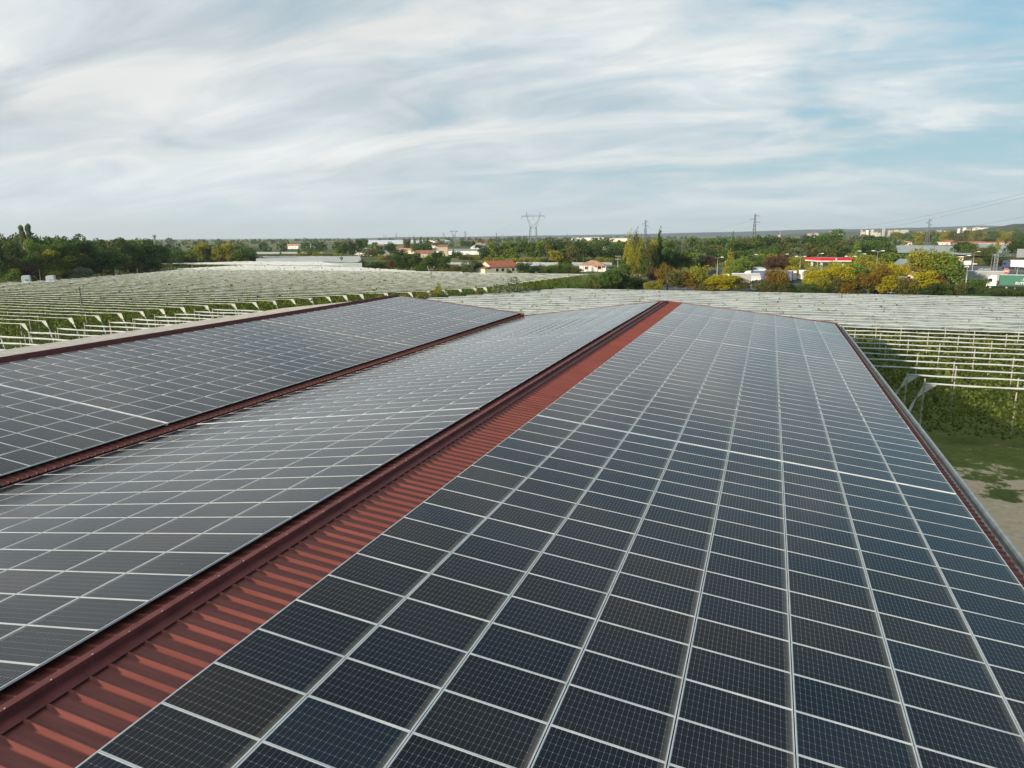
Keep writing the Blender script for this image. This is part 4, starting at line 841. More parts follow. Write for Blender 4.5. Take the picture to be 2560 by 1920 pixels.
house(948, 625, 12, 8, 4, 2.5, 30, M_tan, M_pink, 'cottage', 'small pink walled cottage behind the long grey shed', 'cottage')
house(1175, 636, 62, 18, 3.2, 1.6, 3, M_wr, M_slate, 'greenhouse', 'long low greenhouse with a pale sheet roof left of the dark grey roof', 'greenhouse', win=0)
house(1226, 628, 34, 18, 4, 3.2, 4, M_wr, M_slate, 'shed', 'dark grey roofed barn behind the orange roofed house', 'barn', win=0)
house(1195, 628, 14, 9, 3.5, 2.4, 70, M_wr, M_wr, 'house', 'small white gabled house behind the long low greenhouse', 'house')
house(1190, 618, 16, 10, 4, 2.5, 15, M_pink, M_pink, 'house', 'rose coloured house near the horizon below the striped mast', 'house')
house(1212, 617, 18, 10, 3.5, 2.2, 0, M_cream, M_orange, 'house', 'distant orange roofed house right of the rose coloured one', 'house')
house(1470, 604, 90, 40, 10, 2, 5, M_wr, M_wr, 'hall', 'big white factory hall near the horizon left of the tall poplars', 'hall', win=0)
house(1530, 604, 110, 30, 8, 2, 0, M_cream, M_wr, 'hall', 'lower cream factory building right of the big white hall', 'hall', win=0)
house(1512, 624, 26, 9, 4, 1.0, 0, M_wr, M_slate, 'shed', 'small flat white shed in the trees left of the tall poplars', 'shed', win=0)
house(1450, 628, 12, 8, 3, 1.5, 0, M_wr, M_wr, 'shed', 'tiny white shed showing between the dense trees', 'shed', win=0)
house(1765, 622, 52, 16, 4.5, 1.8, 4, M_wr, M_slate, 'hall', 'long pale roofed building in the trees right of the dark poplar', 'hall', win=0)
house(1735, 618, 20, 12, 4, 2.3, 0, M_wr, M_orange, 'house', 'orange roofed house at the left end of the long pale building', 'house')
house(1768, 632, 20, 11, 4, 2.8, -10, M_cream, M_pink, 'house', 'pink roofed house in front of the long pale building', 'house')
house(1775, 640, 8, 8, 3, 2, 0, M_wr, M_brown, 'house', 'small brown roofed house half hidden below the pink roof', 'house')
house(1838, 656, 9, 7, 3.0, 2.6, -28, M_tan, M_orange, 'house', 'orange tiled roof showing between the lime green trees', 'house')
house(2180, 625, 20, 9, 3.0, 2.6, -8, M_wr, M_orange, 'house', 'red roofed cottage with a white end left of the motorway', 'cottage')
house(2245, 613, 18, 12, 4.5, 2.6, 20, M_wr, M_brown, 'house', 'white house with a brown roof above the right net field', 'house')
house(2265, 613, 14, 9, 3.5, 2.2, 0, M_cream, M_pink, 'house', 'cream cottage right of the brown roofed white house', 'cottage')
house(2362, 612, 22, 10, 4, 2.6, 8, M_wr, M_orange, 'house', 'white villa with an orange roof above the right net field', 'villa')
house(2425, 600, 18, 10, 4, 2.4, 0, M_cream, M_wr, 'house', 'small cream house on the wooded slope at the right', 'house')
house(2455, 612, 70, 12, 3, 1.8, 0, M_tan, M_orange, 'farm_building', 'long low orange roofed building behind the right net field', 'farm building', win=0)
house(2520, 612, 80, 12, 3, 1.8, 0, M_tan, M_orange, 'farm_building', 'long low red roofed building at the far right edge', 'farm building', win=0)
house(500, 628, 14, 8, 3, 2, 0, M_wr, M_wr, 'shed', 'tiny white shed at the left end of the far tree line', 'shed', win=0)
house(736, 622, 20, 9, 4, 2.4, 0, M_wr, M_pink, 'house', 'white house with a pink roof in the far tree line', 'house')
house(778, 622, 14, 9, 4, 2.4, 0, M_wr, M_brown, 'house', 'smaller white house right of the pink roofed one', 'house')
# distant town on the rise at the right: every block a thing
tr = random.Random(5)
def block(px, top, wpx, dist, m, label, fl=True):
    D = dist; p = far(px, D); h = CZ+(hy(px)-top)/FPX*D; wd = wpx/FPX*D; root = empty('town_building', p, R(tr.uniform(-25, 25)), label, 'building', 'buildings of the distant town')
    b = MB(); b.box((-wd/2, -wd*.3, 0), (wd/2, wd*.3, h)); b.build('wall', m, root)
    b = MB(); b.box((-wd/2-.3, -wd*.3-.3, h), (wd/2+.3, wd*.3+.3, h+.8)) if fl else b.loft([[(-wd/2, -wd*.35, h), (-wd/2, wd*.35, h), (-wd/2, 0, h+wd*.16)], [(wd/2, -wd*.35, h), (wd/2, wd*.35, h), (wd/2, 0, h+wd*.16)]])
    b.build('roof', M_wr if fl else M_pink, root)
M_town = mat('town_render', (0.46, 0.43, 0.38), 0.9)
town = [(2025, 585, 10), (2040, 584, 9), (2078, 580, 8), (2082, 584, 10), (2098, 583, 8), (2104, 585, 8), (2153, 576, 3), (2158, 581, 10), (2168, 577, 6), (2180, 576, 6), (2188, 582, 10), (2196, 583, 8), (2208, 573.5, 5), (2225, 578, 8), (2240, 577, 10), (2246, 580, 8), (2260, 577, 14), (2345, 578, 12), (2396, 574, 5), (2410, 572, 6), (2420, 576, 8), (2434, 573, 6), (2442, 571, 8), (2450, 573, 10), (2462, 572, 10), (2472, 574, 8), (2517, 569, 4), (2062, 586, 6), (1948, 588, 5), (2300, 582, 10), (2365, 579, 9)]
for i, (px, top, wp) in enumerate(town): block(px, top, wp, 4600 if px < 2390 else 6200, tr.choice([M_town, M_town, M_tan, M_wr]), f"pale building of the town on the horizon, {ordn(sorted(t[0] for t in town).index(px)+1)} from the left", tr.random() < .65 or wp < 6)
block(2038, 593, 14, 1900, M_wr, 'flat white shed in front of the distant town', True)

# ------------------------------------------------------------------ water tower, masts, pylons, wires
def water_tower(px, top, D):
    p = far(px, D); H = CZ+(hy(px)-top)/FPX*D; root = empty('water_tower', p, 0, 'grey hourglass shaped water tower on the horizon above the left woodland', 'water tower')
    m = MB(); rings = []
    for z, r in [(0, .10), (.45, .085), (.6, .10), (.8, .17), (.95, .24), (.96, .25), (1, .25)]: rings.append([(math.cos(a)*r*H*.6, math.sin(a)*r*H*.6, z*H) for a in np.linspace(0, 6.283, 17)[:-1]])
    m.loft(rings, smooth=True); m.build('shaft', M_tower, root)
    m = MB(); m.tube([(0, 0, H), (0, 0, H*1.02)], H*.13, 12); m.build('cap', M_tower, root)
M_tower = mat('tower_concrete', (0.26, 0.24, 0.26), 0.9)
water_tower(386, 589.5, 1500)
def lattice(m, base, top, wb, wt, n, r, cx=0.0):
    """four legs with cross bracing"""
    L = []
    for i in range(n+1):
        t = i/n; z = base+(top-base)*t; w_ = wb+(wt-wb)*t; L.append([(cx+sx*w_/2, sy*w_/2, z) for sx, sy in ((-1, -1), (1, -1), (1, 1), (-1, 1))])
    for k in range(4): m.tube([l[k] for l in L], r, 4, cap=False)
    for i in range(n):
        for k in range(4):
            a, b = L[i], L[i+1]; m.tube([a[k], b[(k+1) % 4]], r*.6, 3, cap=False); m.tube([a[(k+1) % 4], b[k]], r*.6, 3, cap=False)
def pylon_small(H, rr=.16):
    root = bpy.data.objects.new('pylon', None); COL.objects.link(root)
    m = MB(); lattice(m, 0, H*.72, H*.115, H*.04, 8, rr); lattice(m, H*.72, H*.97, H*.04, H*.03, 3, rr*.8); m.tube([(0, 0, H*.97), (0, 0, H)], rr, 4); m.build('lattice_mast', M_steel, root)
    for z, sd, ln in ((.92, 1, .11), (.84, -1, .13), (.76, 1, .14)):
        a = MB(); x = sd*ln*H
        a.tube([(sd*H*.015, .4, H*z), (x, 0, H*z+.3)], rr*.7, 4); a.tube([(sd*H*.015, -.4, H*z), (x, 0, H*z+.3)], rr*.7, 4); a.tube([(sd*H*.015, 0, H*(z+.035)), (x, 0, H*z+.3)], rr*.7, 4); a.build('cross_arm', M_steel, root)
        b = MB(); b.tube([(x, 0, H*z+.3), (x, 0, H*z-1.4)], rr*.7, 5); b.build('insulator', M_steel, root)
    return root
def pylon_cat(H, rr=.2):
    root = bpy.data.objects.new('pylon', None); COL.objects.link(root)
    m = MB(); wz = H*.60
    for sx in (-1, 1):
        for sy in (-1, 1):
            m.tube([(sx*H*.13, sy*H*.08, 0), (sx*H*.085, sy*H*.03, wz)], rr, 4)
    for i in range(7):
        t0, t1 = i/7, (i+1)/7
        for sx in (-1, 1):
            p0 = Vector((sx*H*.13, -H*.08, 0)).lerp(Vector((sx*H*.085, -H*.03, wz)), t0); p1 = Vector((sx*H*.13, H*.08, 0)).lerp(Vector((sx*H*.085, H*.03, wz)), t1); m.tube([p0, p1], rr*.5, 3)
        a = Vector((-H*.13, 0, 0)).lerp(Vector((-H*.085, 0, wz)), t0); b = Vector((-H*.06, 0, 0)).lerp(Vector((-H*.055, 0, wz)), t1); m.tube([a, b], rr*.5, 3)
        a.x, b.x = -a.x, -b.x; m.tube([a, b], rr*.5, 3)
    m.tube([(-H*.06, 0, 0), (-H*.055, 0, wz)], rr*.7, 4); m.tube([(H*.06, 0, 0), (H*.055, 0, wz)], rr*.7, 4)
    m.tube([(-H*.09, 0, wz), (H*.09, 0, wz)], rr*.8, 4); m.tube([(-H*.09, 0, wz*.93), (H*.09, 0, wz*.93)], rr*.6, 4); m.build('lattice_mast', M_steel, root)
    for sx in (-1, 1):
        a = MB(); a.tube([(sx*H*.09, 0, wz), (sx*H*.19, 0, H*.88), (sx*H*.20, 0, H*.92)], rr, 4); a.tube([(sx*H*.01, 0, H*.63), (sx*H*.07, 0, H*.68), (sx*H*.165, 0, H*.86), (sx*H*.17, 0, H*.92)], rr*.8, 4)
        for t in (.1, .3, .5, .7, .9): 
            p, q = Vector((sx*H*.09, 0, wz)).lerp(Vector((sx*H*.19, 0, H*.88)), t), Vector((sx*H*.03, 0, H*.64)).lerp(Vector((sx*H*.165, 0, H*.86)), t+.06); a.tube([p, q], rr*.5, 3)
        a.tube([(sx*H*.20, 0, H*.88), (sx*H*.185, 0, H)], rr*.8, 4); a.tube([(sx*H*.165, 0, H*.90), (sx*H*.185, 0, H)], rr*.6, 4); a.build('fork_arm', M_steel, root)
    b = MB(); b.tube([(-H*.33, 0, H*.885), (H*.33, 0, H*.885)], rr, 4); b.tube([(-H*.20, 0, H*.92), (H*.20, 0, H*.92)], rr*.8, 4); b.tube([(-H*.33, 0, H*.885), (-H*.20, 0, H*.92)], rr*.8, 4); b.tube([(H*.33, 0, H*.885), (H*.20, 0, H*.92)], rr*.8, 4)
    for i in range(9): x = H*(-.18+.045*i); b.tube([(x, 0, H*.885), (x+H*.02, 0, H*.92)], rr*.5, 3)
    b.build('cross_arm', M_steel, root)
    for x in (-.33, 0, .33):
        c = MB(); c.tube([(x*H, 0, H*.885), (x*H, 0, H*.80)], rr*.6, 4); c.build('insulator', M_steel, root)
    return root
PYL = {}
def put_pylon(kind, px, top, D, rot, label, rr=.2):
    H = CZ+(hy(px)-top)/FPX*D; k = (kind, round(H), rr)
    if k in PYL: o = copy_tree(PYL[k])
    else: o = pylon_cat(H, rr) if kind == 'cat' else pylon_small(H, rr); PYL[k] = o
    p = far(px, D); o.location = p; o.rotation_euler = (0, 0, R(rot)); tag(o, label, 'pylon', 'electricity pylons'); return p, H
cA, hA = put_pylon('cat', 1333, 533, 926, 8, 'largest grey pylon with a forked cat-head top, in the middle', .22)
cB, hB = put_pylon('cat', 1135, 575.5, 1700, 8, 'second forked pylon, smaller, left of the largest one', .3)
sC, hC = put_pylon('s', 1885, 538, 716, -20, 'tall narrow lattice pylon right of centre with three arms', .16)
sD, hD = put_pylon('s', 1613, 551, 918, -20, 'lattice pylon rising beside the dark poplar', .19)
sE, hE = put_pylon('s', 2320, 553, 1100, 35, 'dark lattice pylon above the yellow trees on the right', .24)
for i, (px, top, kind) in enumerate([(420, 592.5, 's'), (640, 594, 's'), (746, 593, 's'), (811, 595, 's'), (918, 591, 'cat'), (960, 586.5, 's'), (965, 588, 's'), (984, 591, 'cat'), (990.5, 584, 's'), (1024, 588, 's'), (1066, 592, 's'), (1108, 582, 's'), (1112, 587, 's'), (1163, 578, 's'), (1241, 582, 's'), (1418, 584, 's'), (1300, 592, 's')]):
    hpx = hy(px)-top; put_pylon(kind, px, top, 18*FPX/max(3.5, hpx), tr.uniform(-40, 40), f"tiny pylon on the left half of the horizon, {ordn(i+1)} from the left" if i < 14 else f"tiny pylon near the largest forked one, {['right after it','further right','just left of it'][i-14]}", .42 if hpx < 12 else .3)
for px, top, D in ((1256, 586, 2600), (1950, 580, 2600)):
    p = far(px, D); H = CZ+(hy(px)-top)/FPX*D; root = empty('mast', p, 0, 'thin red and white striped mast on the horizon' if px < 1500 else 'thin white mast on the horizon right of the tall pylon', 'mast')
    m = MB()
    for i in range(6): m.tube([(0, 0, H*i/6), (0, 0, H*(i+1)/6)], .6, 5, m=(i % 2 if px < 1500 else 0))
    m.build('mast_tube', [M_wr, M_signred], root)
def wire(a, b, sag, label, r=.028):
    a, b = Vector(a), Vector(b); pts = [a.lerp(b, t)-Vector((0, 0, sag*4*t*(1-t))) for t in np.linspace(0, 1, 22)]
    m = MB(); m.tube(pts, r, 3, cap=False); o = m.build('power_line', M_wire); tag(o, label, 'power line', 'overhead power lines')
# pylon standing just outside the right edge carries the line that crosses the sky
ang = math.atan2(sD.y-sC.y, sD.x-sC.x)
sN = far(3150, 150); o = copy_tree(PYL[('s', round(hC), .16)]); o.location = sN; o.rotation_euler = (0, 0, R(30)); tag(o, 'lattice pylon beyond the right edge carrying the near wires', 'pylon', 'electricity pylons')
def tip(p, H, rot, z, sd, ln): a = R(rot); return (p.x+math.cos(a)*sd*ln*H, p.y+math.sin(a)*sd*ln*H, H*z-1.4)
arms = [(.92, 1, .11), (.84, -1, .13), (.76, 1, .14)]
for i, (z, sd, ln) in enumerate(arms):
    wire(tip(sC, hC, -20, z, sd, ln), tip(sN, hC, 30, z, sd, ln), 13, f"{['upper','middle','lower'][i]} wire rising from the tall narrow pylon to the right edge")
    wire(tip(sC, hC, -20, z, sd, ln), tip(sD, hD, -20, z, sd, ln), 10, f"{['upper','middle','lower'][i]} wire between the tall narrow pylon and the one by the poplar", .04)
for x in (-.33, 0, .33):
    wire((cA.x+math.cos(R(8))*x*hA, cA.y+math.sin(R(8))*x*hA, hA*.8), (cB.x+math.cos(R(8))*x*hB, cB.y+math.sin(R(8))*x*hB, hB*.8), 16, f"{ {-.33:'left',0:'middle',.33:'right'}[x]} wire between the two forked pylons", .06)

# ------------------------------------------------------------------ wooden poles and lamps
def pole(px, yb, yt, label, kind='plain', r=.11, lean=0.0, m=M_wood):
    p = at(px, yb, 0); H = (yb-yt)/FPX*dep(p)*1.02; root = empty('utility_pole', p, 0, label, 'pole', 'poles in the fields'); root.rotation_euler = (0, R(lean), 0)
    b = MB(); b.tube([(0, 0, 0), (0, 0, H)], [r*1.2, r*.75], 8); b.build('shaft', m, root)
    if kind == 'cross':
        for z in ((H-.25,) if H < 7 else (H-.3, H-1.4)):
            c = MB(); c.box((-1.0, -.06, z), (1.0, .06, z+.12)); a = c.build('cross_arm', m, root)
            for x in (-.9, 0, .9): c = MB(); c.tube([(x, 0, z+.12), (x, 0, z+.36)], .05, 6); c.build('insulator', M_white, a)
    if kind == 'fork':
        for s_ in (-1, 1):
            c = MB(); c.tube([(0, 0, H-1.5), (s_*.75, 0, H-.5), (s_*.95, 0, H)], .07, 6); a = c.build('fork_arm', M_post, root)
            c = MB(); c.tube([(s_*.95, 0, H), (s_*.95, 0, H+.3)], .06, 6); c.build('insulator', M_white, a)
        c = MB(); c.tube([(-.8, 0, H-.4), (.8, 0, H-.4)], .05, 6); c.build('cross_arm', M_post, root)
    if kind == 'box':
        c = MB(); c.box((-.7, -.5, H-1.7), (.5, .5, H-.5)); c.build('transformer', M_dark, root); c = MB(); c.box((-1.2, -.05, H-.2), (1.2, .05, H-.05)); c.build('cross_arm', M_steel, root)
pole(214, 828, 720, 'tall grey pole standing in the left orchard near the roof edge', lean=-1.5, r=.12)
pole(1036, 684, 633, 'thin grey pole in front of the dark trees left of the orange roofed house', 'cross', .13, m=M_post)
pole(1079, 737, 671, 'wooden pole with a forked top at the right end of the left orchard', 'fork', .12)
pole(855, 672, 641, 'dark pole carrying a transformer beyond the left orchard', 'box', .2, m=M_dark)
pole(291, 692, 667, 'short pale pole before the left woodland, nearest the round dark trees', r=.12, m=M_post)
pole(102, 706, 673, 'pale pole standing between the two white vans', r=.12, m=M_post)
pole(19, 704, 648, 'grey pole at the far left before the woodland', r=.12, m=M_post)
pole(635, 678, 651, 'dark pole at the tip of the clump beyond the left orchard', r=.12, m=M_dark)
pole(1544, 690, 641, 'pale pole with two cross arms left of the tall poplars', 'cross', .14, m=M_post)
pole(2303, 646, 613, 'wooden pole left of the pair beside the motorway', r=.16); pole(2333, 648, 613, 'wooden pole between the others beside the motorway', r=.16); pole(2364, 650, 609, 'tallest of the wooden poles in front of the right net field', r=.16)
pole(2475, 688, 630, 'brown pole standing against the sign gantry', r=.15)
pole(1205, 655, 636, 'thin post in the yellowish scrub left of the orange roofed house', r=.12, m=M_post); pole(1458, 680, 636, 'thin dark pole left of the hip roofed house', r=.09); pole(1311, 665, 645, 'thin post between the orange roofed house and the tree belt', r=.1)

def lamp(px, yb, yt, label, double=False, arm=1):
    p = at(px, yb, 0); H = (yb-yt)/FPX*dep(p); root = empty('street_lamp', p, R(0), label, 'street lamp', 'street lamps around the filling station')
    b = MB(); b.tube([(0, 0, 0), (0, 0, H)], [.13, .09], 8); b.build('pole', M_lamp, root)
    for s_ in ((-1, 1) if double else (arm,)):
        b = MB(); b.tube([(0, 0, H-.1), (s_*.5, 0, H+.25), (s_*1.1, 0, H+.35)], .06, 6); a = b.build('arm', M_lamp, root)
        b = MB(); b.box((s_*1.0 if s_ > 0 else -1.95, -.2, H+.26), (1.95 if s_ > 0 else -1.0, .2, H+.48)); b.build('lamp_head', M_white, root)
for px, yb, yt, lab, dbl in [(1792, 696, 646, 'street lamp left of the lime green trees', False), (1878, 684, 639, 'street lamp above the navy trailer', False), (1955, 684, 638, 'street lamp above the parked lorries left of the canopy', False), (1998, 690, 644, 'double headed street lamp just left of the red canopy', True), (2041, 690, 637, 'street lamp behind the red canopy', False), (2133, 690, 631, 'street lamp right of the red canopy', False), (2146, 690, 638, 'lower street lamp right of the red canopy', False), (2188, 702, 631, 'tall double headed street lamp in front of the station shop', True), (2122, 695, 644, 'double headed lamp low among the yellow green trees', True), (2400, 712, 643, 'street lamp beside the white price sign', False), (2430, 681, 632, 'street lamp at the motorway edge', False), (2412, 730, 664, 'plain tall pole on the grass verge', False), (2537, 723, 671, 'plain pole in front of the green lorry', False)]:
    lamp(px, yb, yt, lab, dbl)

# ------------------------------------------------------------------ filling station, signs, gantry
p = at(2064, 712, 0)
root = empty('canopy', p, R(24), 'filling station canopy with a red fascia over a white band', 'canopy'); D = dep(p); k_ = D/FPX; H = (712-645)*k_; Lc = 78*k_
m = MB(); m.box((-Lc/2, -5, H-.72), (Lc/2, 5, H)); m.build('fascia', M_signred, root)
m = MB(); m.box((-Lc/2+.1, -5+.1-.15, H-1.1), (Lc/2-.1, 5-.1, H-.73)); m.build('white_band', M_white, root)
m = MB(); m.box((-.2, -5.06, H-.7), (.2, -5.01, H-.05)); m.build('fascia_joint', M_white, root)
for x in (-Lc*.35, Lc*.35):
    for y in (-3, 3): m = MB(); m.box((x-.25, y-.25, 0), (x+.25, y+.25, H-1.1)); m.build('column', M_white, root)
def shop(px, yb, L, Wd, h, rot, label, fascia=0, z=0):
    p = at(px, yb, 0); root = empty('station_shop', p, R(rot), label, 'building')
    m = MB(); m.box((-L/2, -Wd/2, 0), (L/2, Wd/2, h)); m.build('wall', M_cream, root)
    m = MB(); m.box((-L/2-.2, -Wd/2-.2, h), (L/2+.2, Wd/2+.2, h+.25)); m.build('roof', M_slate, root)
    if fascia: m = MB(); m.box((-L/2+L*fascia, -Wd/2+.5, h+.25), (L/2, -Wd/2+1.0, h+.9)); m.build('red_sign_band', M_signred, root)
    m = MB(); m.box((L*.1, -Wd/2-.06, .3), (L*.32, -Wd/2+.02, 2.6)); m.build('window', M_glassd, root)
    m = MB(); m.box((-L*.3, -Wd/2-.06, 0), (-L*.3+1.2, -Wd/2+.02, 2.3)); m.build('door', M_glassd, root)
    return root
shop(2064, 706, 10.5, 7, 4.6, 18, 'cream walled station building below the red canopy')
shop(2192, 710, 24, 10, 4.4, 14, 'long cream walled shop with a red sign band behind the autumn trees', .6)
p = at(2262, 704, 0); root = empty('entrance_canopy', p, R(14), 'glazed entrance gable with a red and white fascia right of the shop', 'canopy'); 
m = MB(); m.loft([[(-3, y, 5.2), (3, y, 5.2), (3, y, 5.6), (1.2, y, 7.3), (-1.2, y, 7.3), (-3, y, 5.6)] for y in (-3, 3)]); m.build('glass_gable', M_slate, root)
m = MB(); m.box((1.8, -3.3, 6.2), (6.2, 3, 7.5)); m.build('red_fascia', M_signred, root); m = MB(); m.box((1.8, -3.35, 5.6), (6.2, 3, 6.19)); m.build('white_band', M_white, root)
m = MB(); m.box((-2.8, -2.8, 0), (-2.5, -2.5, 5.2)); m.build('column', M_white, root); m = MB(); m.box((2.5, -2.8, 0), (2.8, -2.5, 5.2)); m.build('column', M_white, root)

def disc_sign(px, yc, yb, rpx, label):
    p = at(px, yb, 0); D = dep(p); k = D/FPX; r = rpx*k; zc = (yb-yc)*k; root = empty('no_entry_sign', p, R(-10), label, 'road sign')
    m = MB(); m.tube([(0, 0, 0), (0, 0, zc)], .06, 6); m.build('post', M_lamp, root)
    m = MB(); m.tube([(0, -.09, zc), (0, -.12, zc)], r*1.08, 24); a = m.build('sign_plate', M_white, root)
    m = MB(); m.tube([(0, -.125, zc), (0, -.14, zc)], r, 24); m.build('red_disc', M_signred, a)
    m = MB(); m.box((-r*.72, -.155, zc-r*.19), (r*.72, -.143, zc+r*.19)); m.build('white_bar', M_white, a)
disc_sign(2510.5, 678, 719, 5.6, 'large round red no entry sign above the green lorry'); disc_sign(2261, 681.5, 706, 3.2, 'small round no entry sign by the cream shop wall')
p = at(2392, 716, 0); D = dep(p); k = D/FPX; root = empty('price_sign', p, R(-12), 'white roadside sign with a red oval ring beside the motorway', 'sign')
z1 = (716-642)*k; z0 = (716-655)*k; hw = 6.7*k
m = MB(); m.tube([(0, 0, 0), (0, 0, z0)], .2, 8); m.build('post', M_lamp, root)
m = MB(); m.loft([[(x, y, z) for x, z in ((-hw, z1), (-hw*.75, z0+(z1-z0)*.5), (-hw*.1, z0+.1), (hw*.9, z0), (hw, z1))] for y in (-.19, .1)]); pl = m.build('panel', M_white, root)
m = MB(); ce = z0+(z1-z0)*.72; pts = [(math.cos(a)*hw*.62, -.24, ce+math.sin(a)*(z1-z0)*.15) for a in np.linspace(0, 6.283, 25)]; m.tube(pts, .09, 5); m.build('red_oval', M_signred, pl)

# gantry over the motorway
p = at(2484, 700, 0); D = dep(p); k = D/FPX; root = empty('sign_gantry', p, R(-4), 'grey steel gantry with a blank metal sign board over the motorway', 'gantry'); H = (700-636)*k
for x in (0, 26*1.0):
    m = MB(); lattice(m, 0, H, .9, .9, 8, .08, x); m.build('leg', M_galv, root)
m = MB()
for z in (H-.9, H):
    for y in (-.45, .45): m.tube([(-.4, y, z), (26.4, y, z)], .08, 5)
for i in range(26):
    for y in (-.45, .45): m.tube([(i, y, H-.9), (i+1, y, H)], .045, 4)
m.build('truss', M_galv, root)
m = MB(); m.box((40*k, -.75, H-.2), (40*k+11, -.6, H+1.7)); m.box((40*k, -.8, H-1.1), (40*k+11, -.62, H-.2)); m.build('sign_board', M_galv, root)
# motorway crash barrier
m = MB(); 
for a, b in zip(hwU[3:], hwU[4:]):
    for z in (.75,): 
        m.box((0, -.06, 0), (1, .06, .32), 0, Matrix(((b.x-a.x, 0, 0, a.x), (b.y-a.y, 1, 0, a.y+.6), (0, 0, 1, .5), (0, 0, 0, 1))))
o = m.build('crash_barrier', M_galv); tag(o, 'long galvanised barrier along the far side of the motorway', 'barrier')

# ------------------------------------------------------------------ vehicles
def wheel(parent, x, y, r=.5, w_=.3):
    m = MB(); m.tube([(x, y-w_/2, r), (x, y+w_/2, r)], r, 16); a = m.build('wheel', M_rubber, parent); m = MB(); s_ = -1 if y < 0 else 1; m.tube([(x, y+s_*(w_/2+.002), r), (x, y+s_*(w_/2+.03), r)], r*.5, 12); m.build('rim', M_silver, a)
def lorry(px, yb, rot, boxm, label, Lb=13.2, cabm=None, hb=3.95, text=None, cab=True, box=True):
    """faces +X of its own frame; the trailer box runs backwards from the cab"""
    cabm = cabm or M_white; p = at(px, yb, 0); root = empty('lorry', p, R(rot), label, 'lorry', 'lorries around the filling station')
    if cab:
        m = MB(); pr = [(-.05, .9), (2.25, .9), (2.30, 1.9), (2.05, 3.25), (1.5, 3.75), (0.05, 3.8)]
        m.loft([[(x, -1.22, z) for x, z in pr], [(x, 1.22, z) for x, z in pr]]); c = m.build('cab', cabm, root)
        m = MB(); m.loft([[(2.305, y, 1.95), (2.325, y, 1.95), (2.09, y, 3.1), (2.07, y, 3.1)] for y in (-1.1, 1.1)]); m.build('windscreen', M_glassd, c)
        for s_ in (-1, 1):
            m = MB(); m.box((1.0, s_*1.225-.01, 2.0), (1.95, s_*1.225+.01, 2.9)); m.build('side_window', M_glassd, c); m = MB(); m.box((2.1, s_*1.35-.15, 2.0), (2.25, s_*1.35+.15, 2.8)); m.build('mirror', M_dark, c)
        m = MB(); 
        for i in range(5): m.box((2.30, -.8, 1.0+i*.16), (2.34, .8, 1.09+i*.16))
        m.build('grille', M_dark, c); m = MB(); m.box((2.2, -1.2, .4), (2.42, 1.2, .9)); m.build('bumper', cabm, root)
        for s_ in (-1, 1): m = MB(); m.box((2.42, s_*.95-.2, .6), (2.45, s_*.95+.2, .8)); m.build('headlight', M_alu, root)
        m = MB(); m.box((-3.2, -.45, .75), (2.0, .45, 1.05)); m.build('chassis', M_dark, root); m = MB(); m.box((-2.1, -1.2, .5), (-.6, -.7, 1.1)); m.build('side_tank', M_white, root)
        for x in (1.3, -2.5): wheel(root, x, -1.05); wheel(root, x, 1.05)
    if box:
        m = MB(); m.box((-.7-Lb, -1.25, 1.15), (-.7, 1.25, hb)); b = m.build('trailer_box', boxm, root)
        m = MB(); m.box((-.7-Lb-.02, -1.27, hb), (-.68, 1.27, hb+.07)); m.build('trailer_roof', M_white, b)
        m = MB(); m.box((-.7-Lb, -1.1, .8), (-1.2, 1.1, 1.145)); m.build('trailer_frame', M_dark, root)
        for x in (-9.0, -10.3, -11.6): wheel(root, -.7+x*Lb/13.2, -1.05); wheel(root, -.7+x*Lb/13.2, 1.05)
    return root
g_ = lorry(2488, 722, 169, M_green, 'white cabbed lorry with a green box trailer and white lettering', Lb=9.6)
tb = [c for c in g_.children if c.name.startswith('trailer_box')][0]
def lettering(txt, size, loc, rot, m, parent, name='lettering'):
    cu = bpy.data.curves.new('t', 'FONT'); cu.body = txt; cu.size = size; cu.extrude = .01; cu.align_x = 'CENTER'; cu.offset = size*.018
    t = bpy.data.objects.new('t', cu); COL.objects.link(t); dg = bpy.context.evaluated_depsgraph_get(); me = bpy.data.meshes.new_from_object(t.evaluated_get(dg)); bpy.data.objects.remove(t)
    me.materials.clear(); me.materials.append(m); o = bpy.data.objects.new(name, me); COL.objects.link(o); o.parent = parent; o.location = loc; o.rotation_euler = rot; return o
# the side turned to the camera is the local +Y side
lettering('EUTRACO', .95, (-6.6, 1.275, 1.45), (R(90), 0, R(180)), M_white, tb)
m = MB(); m.tube([(-7.7, 1.28, 2.6), (-7.0, 1.28, 2.45), (-6.5, 1.28, 2.35), (-6.2, 1.28, 2.5), (-5.6, 1.28, 2.75)], .07, 5); m.loft([[(-7.4, y, 2.85), (-6.4, y, 2.65), (-6.0, y, 2.95), (-6.4, y, 3.3), (-7.6, y, 3.25)] for y in (1.262, 1.28)]); m.build('bird_emblem', M_white, tb)
m = MB(); m.box((-11.6, 1.262, 1.2), (-10.3, 1.275, 3.9)); m.build('red_panel', M_redt, tb); 
r2_ = lorry(2574, 727, 169, M_redt, 'red and white box at the right edge behind the green trailer', Lb=7, cab=False)
m = MB(); m.box((-6, 1.262, 2.0), (-.75, 1.275, 2.9)); m.build('white_band', M_white, [c for c in r2_.children if c.name.startswith('trailer_box')][0])
lorry(2372, 708, 171, M_greyt, 'lorry with a long grey tarpaulin trailer on the slip road', Lb=13.4)
lorry(2519, 673, 176, M_white, 'white trailer with navy blue cab driving under the sign gantry', Lb=11, cabm=M_navy)
lorry(1888, 728, -88, M_yelt, 'white fronted lorry with yellow trailer facing us through the autumn trees', Lb=10)
lorry(1903, 700, -80, M_greyt, 'white cabbed lorry behind the yellow one, facing us', Lb=11)
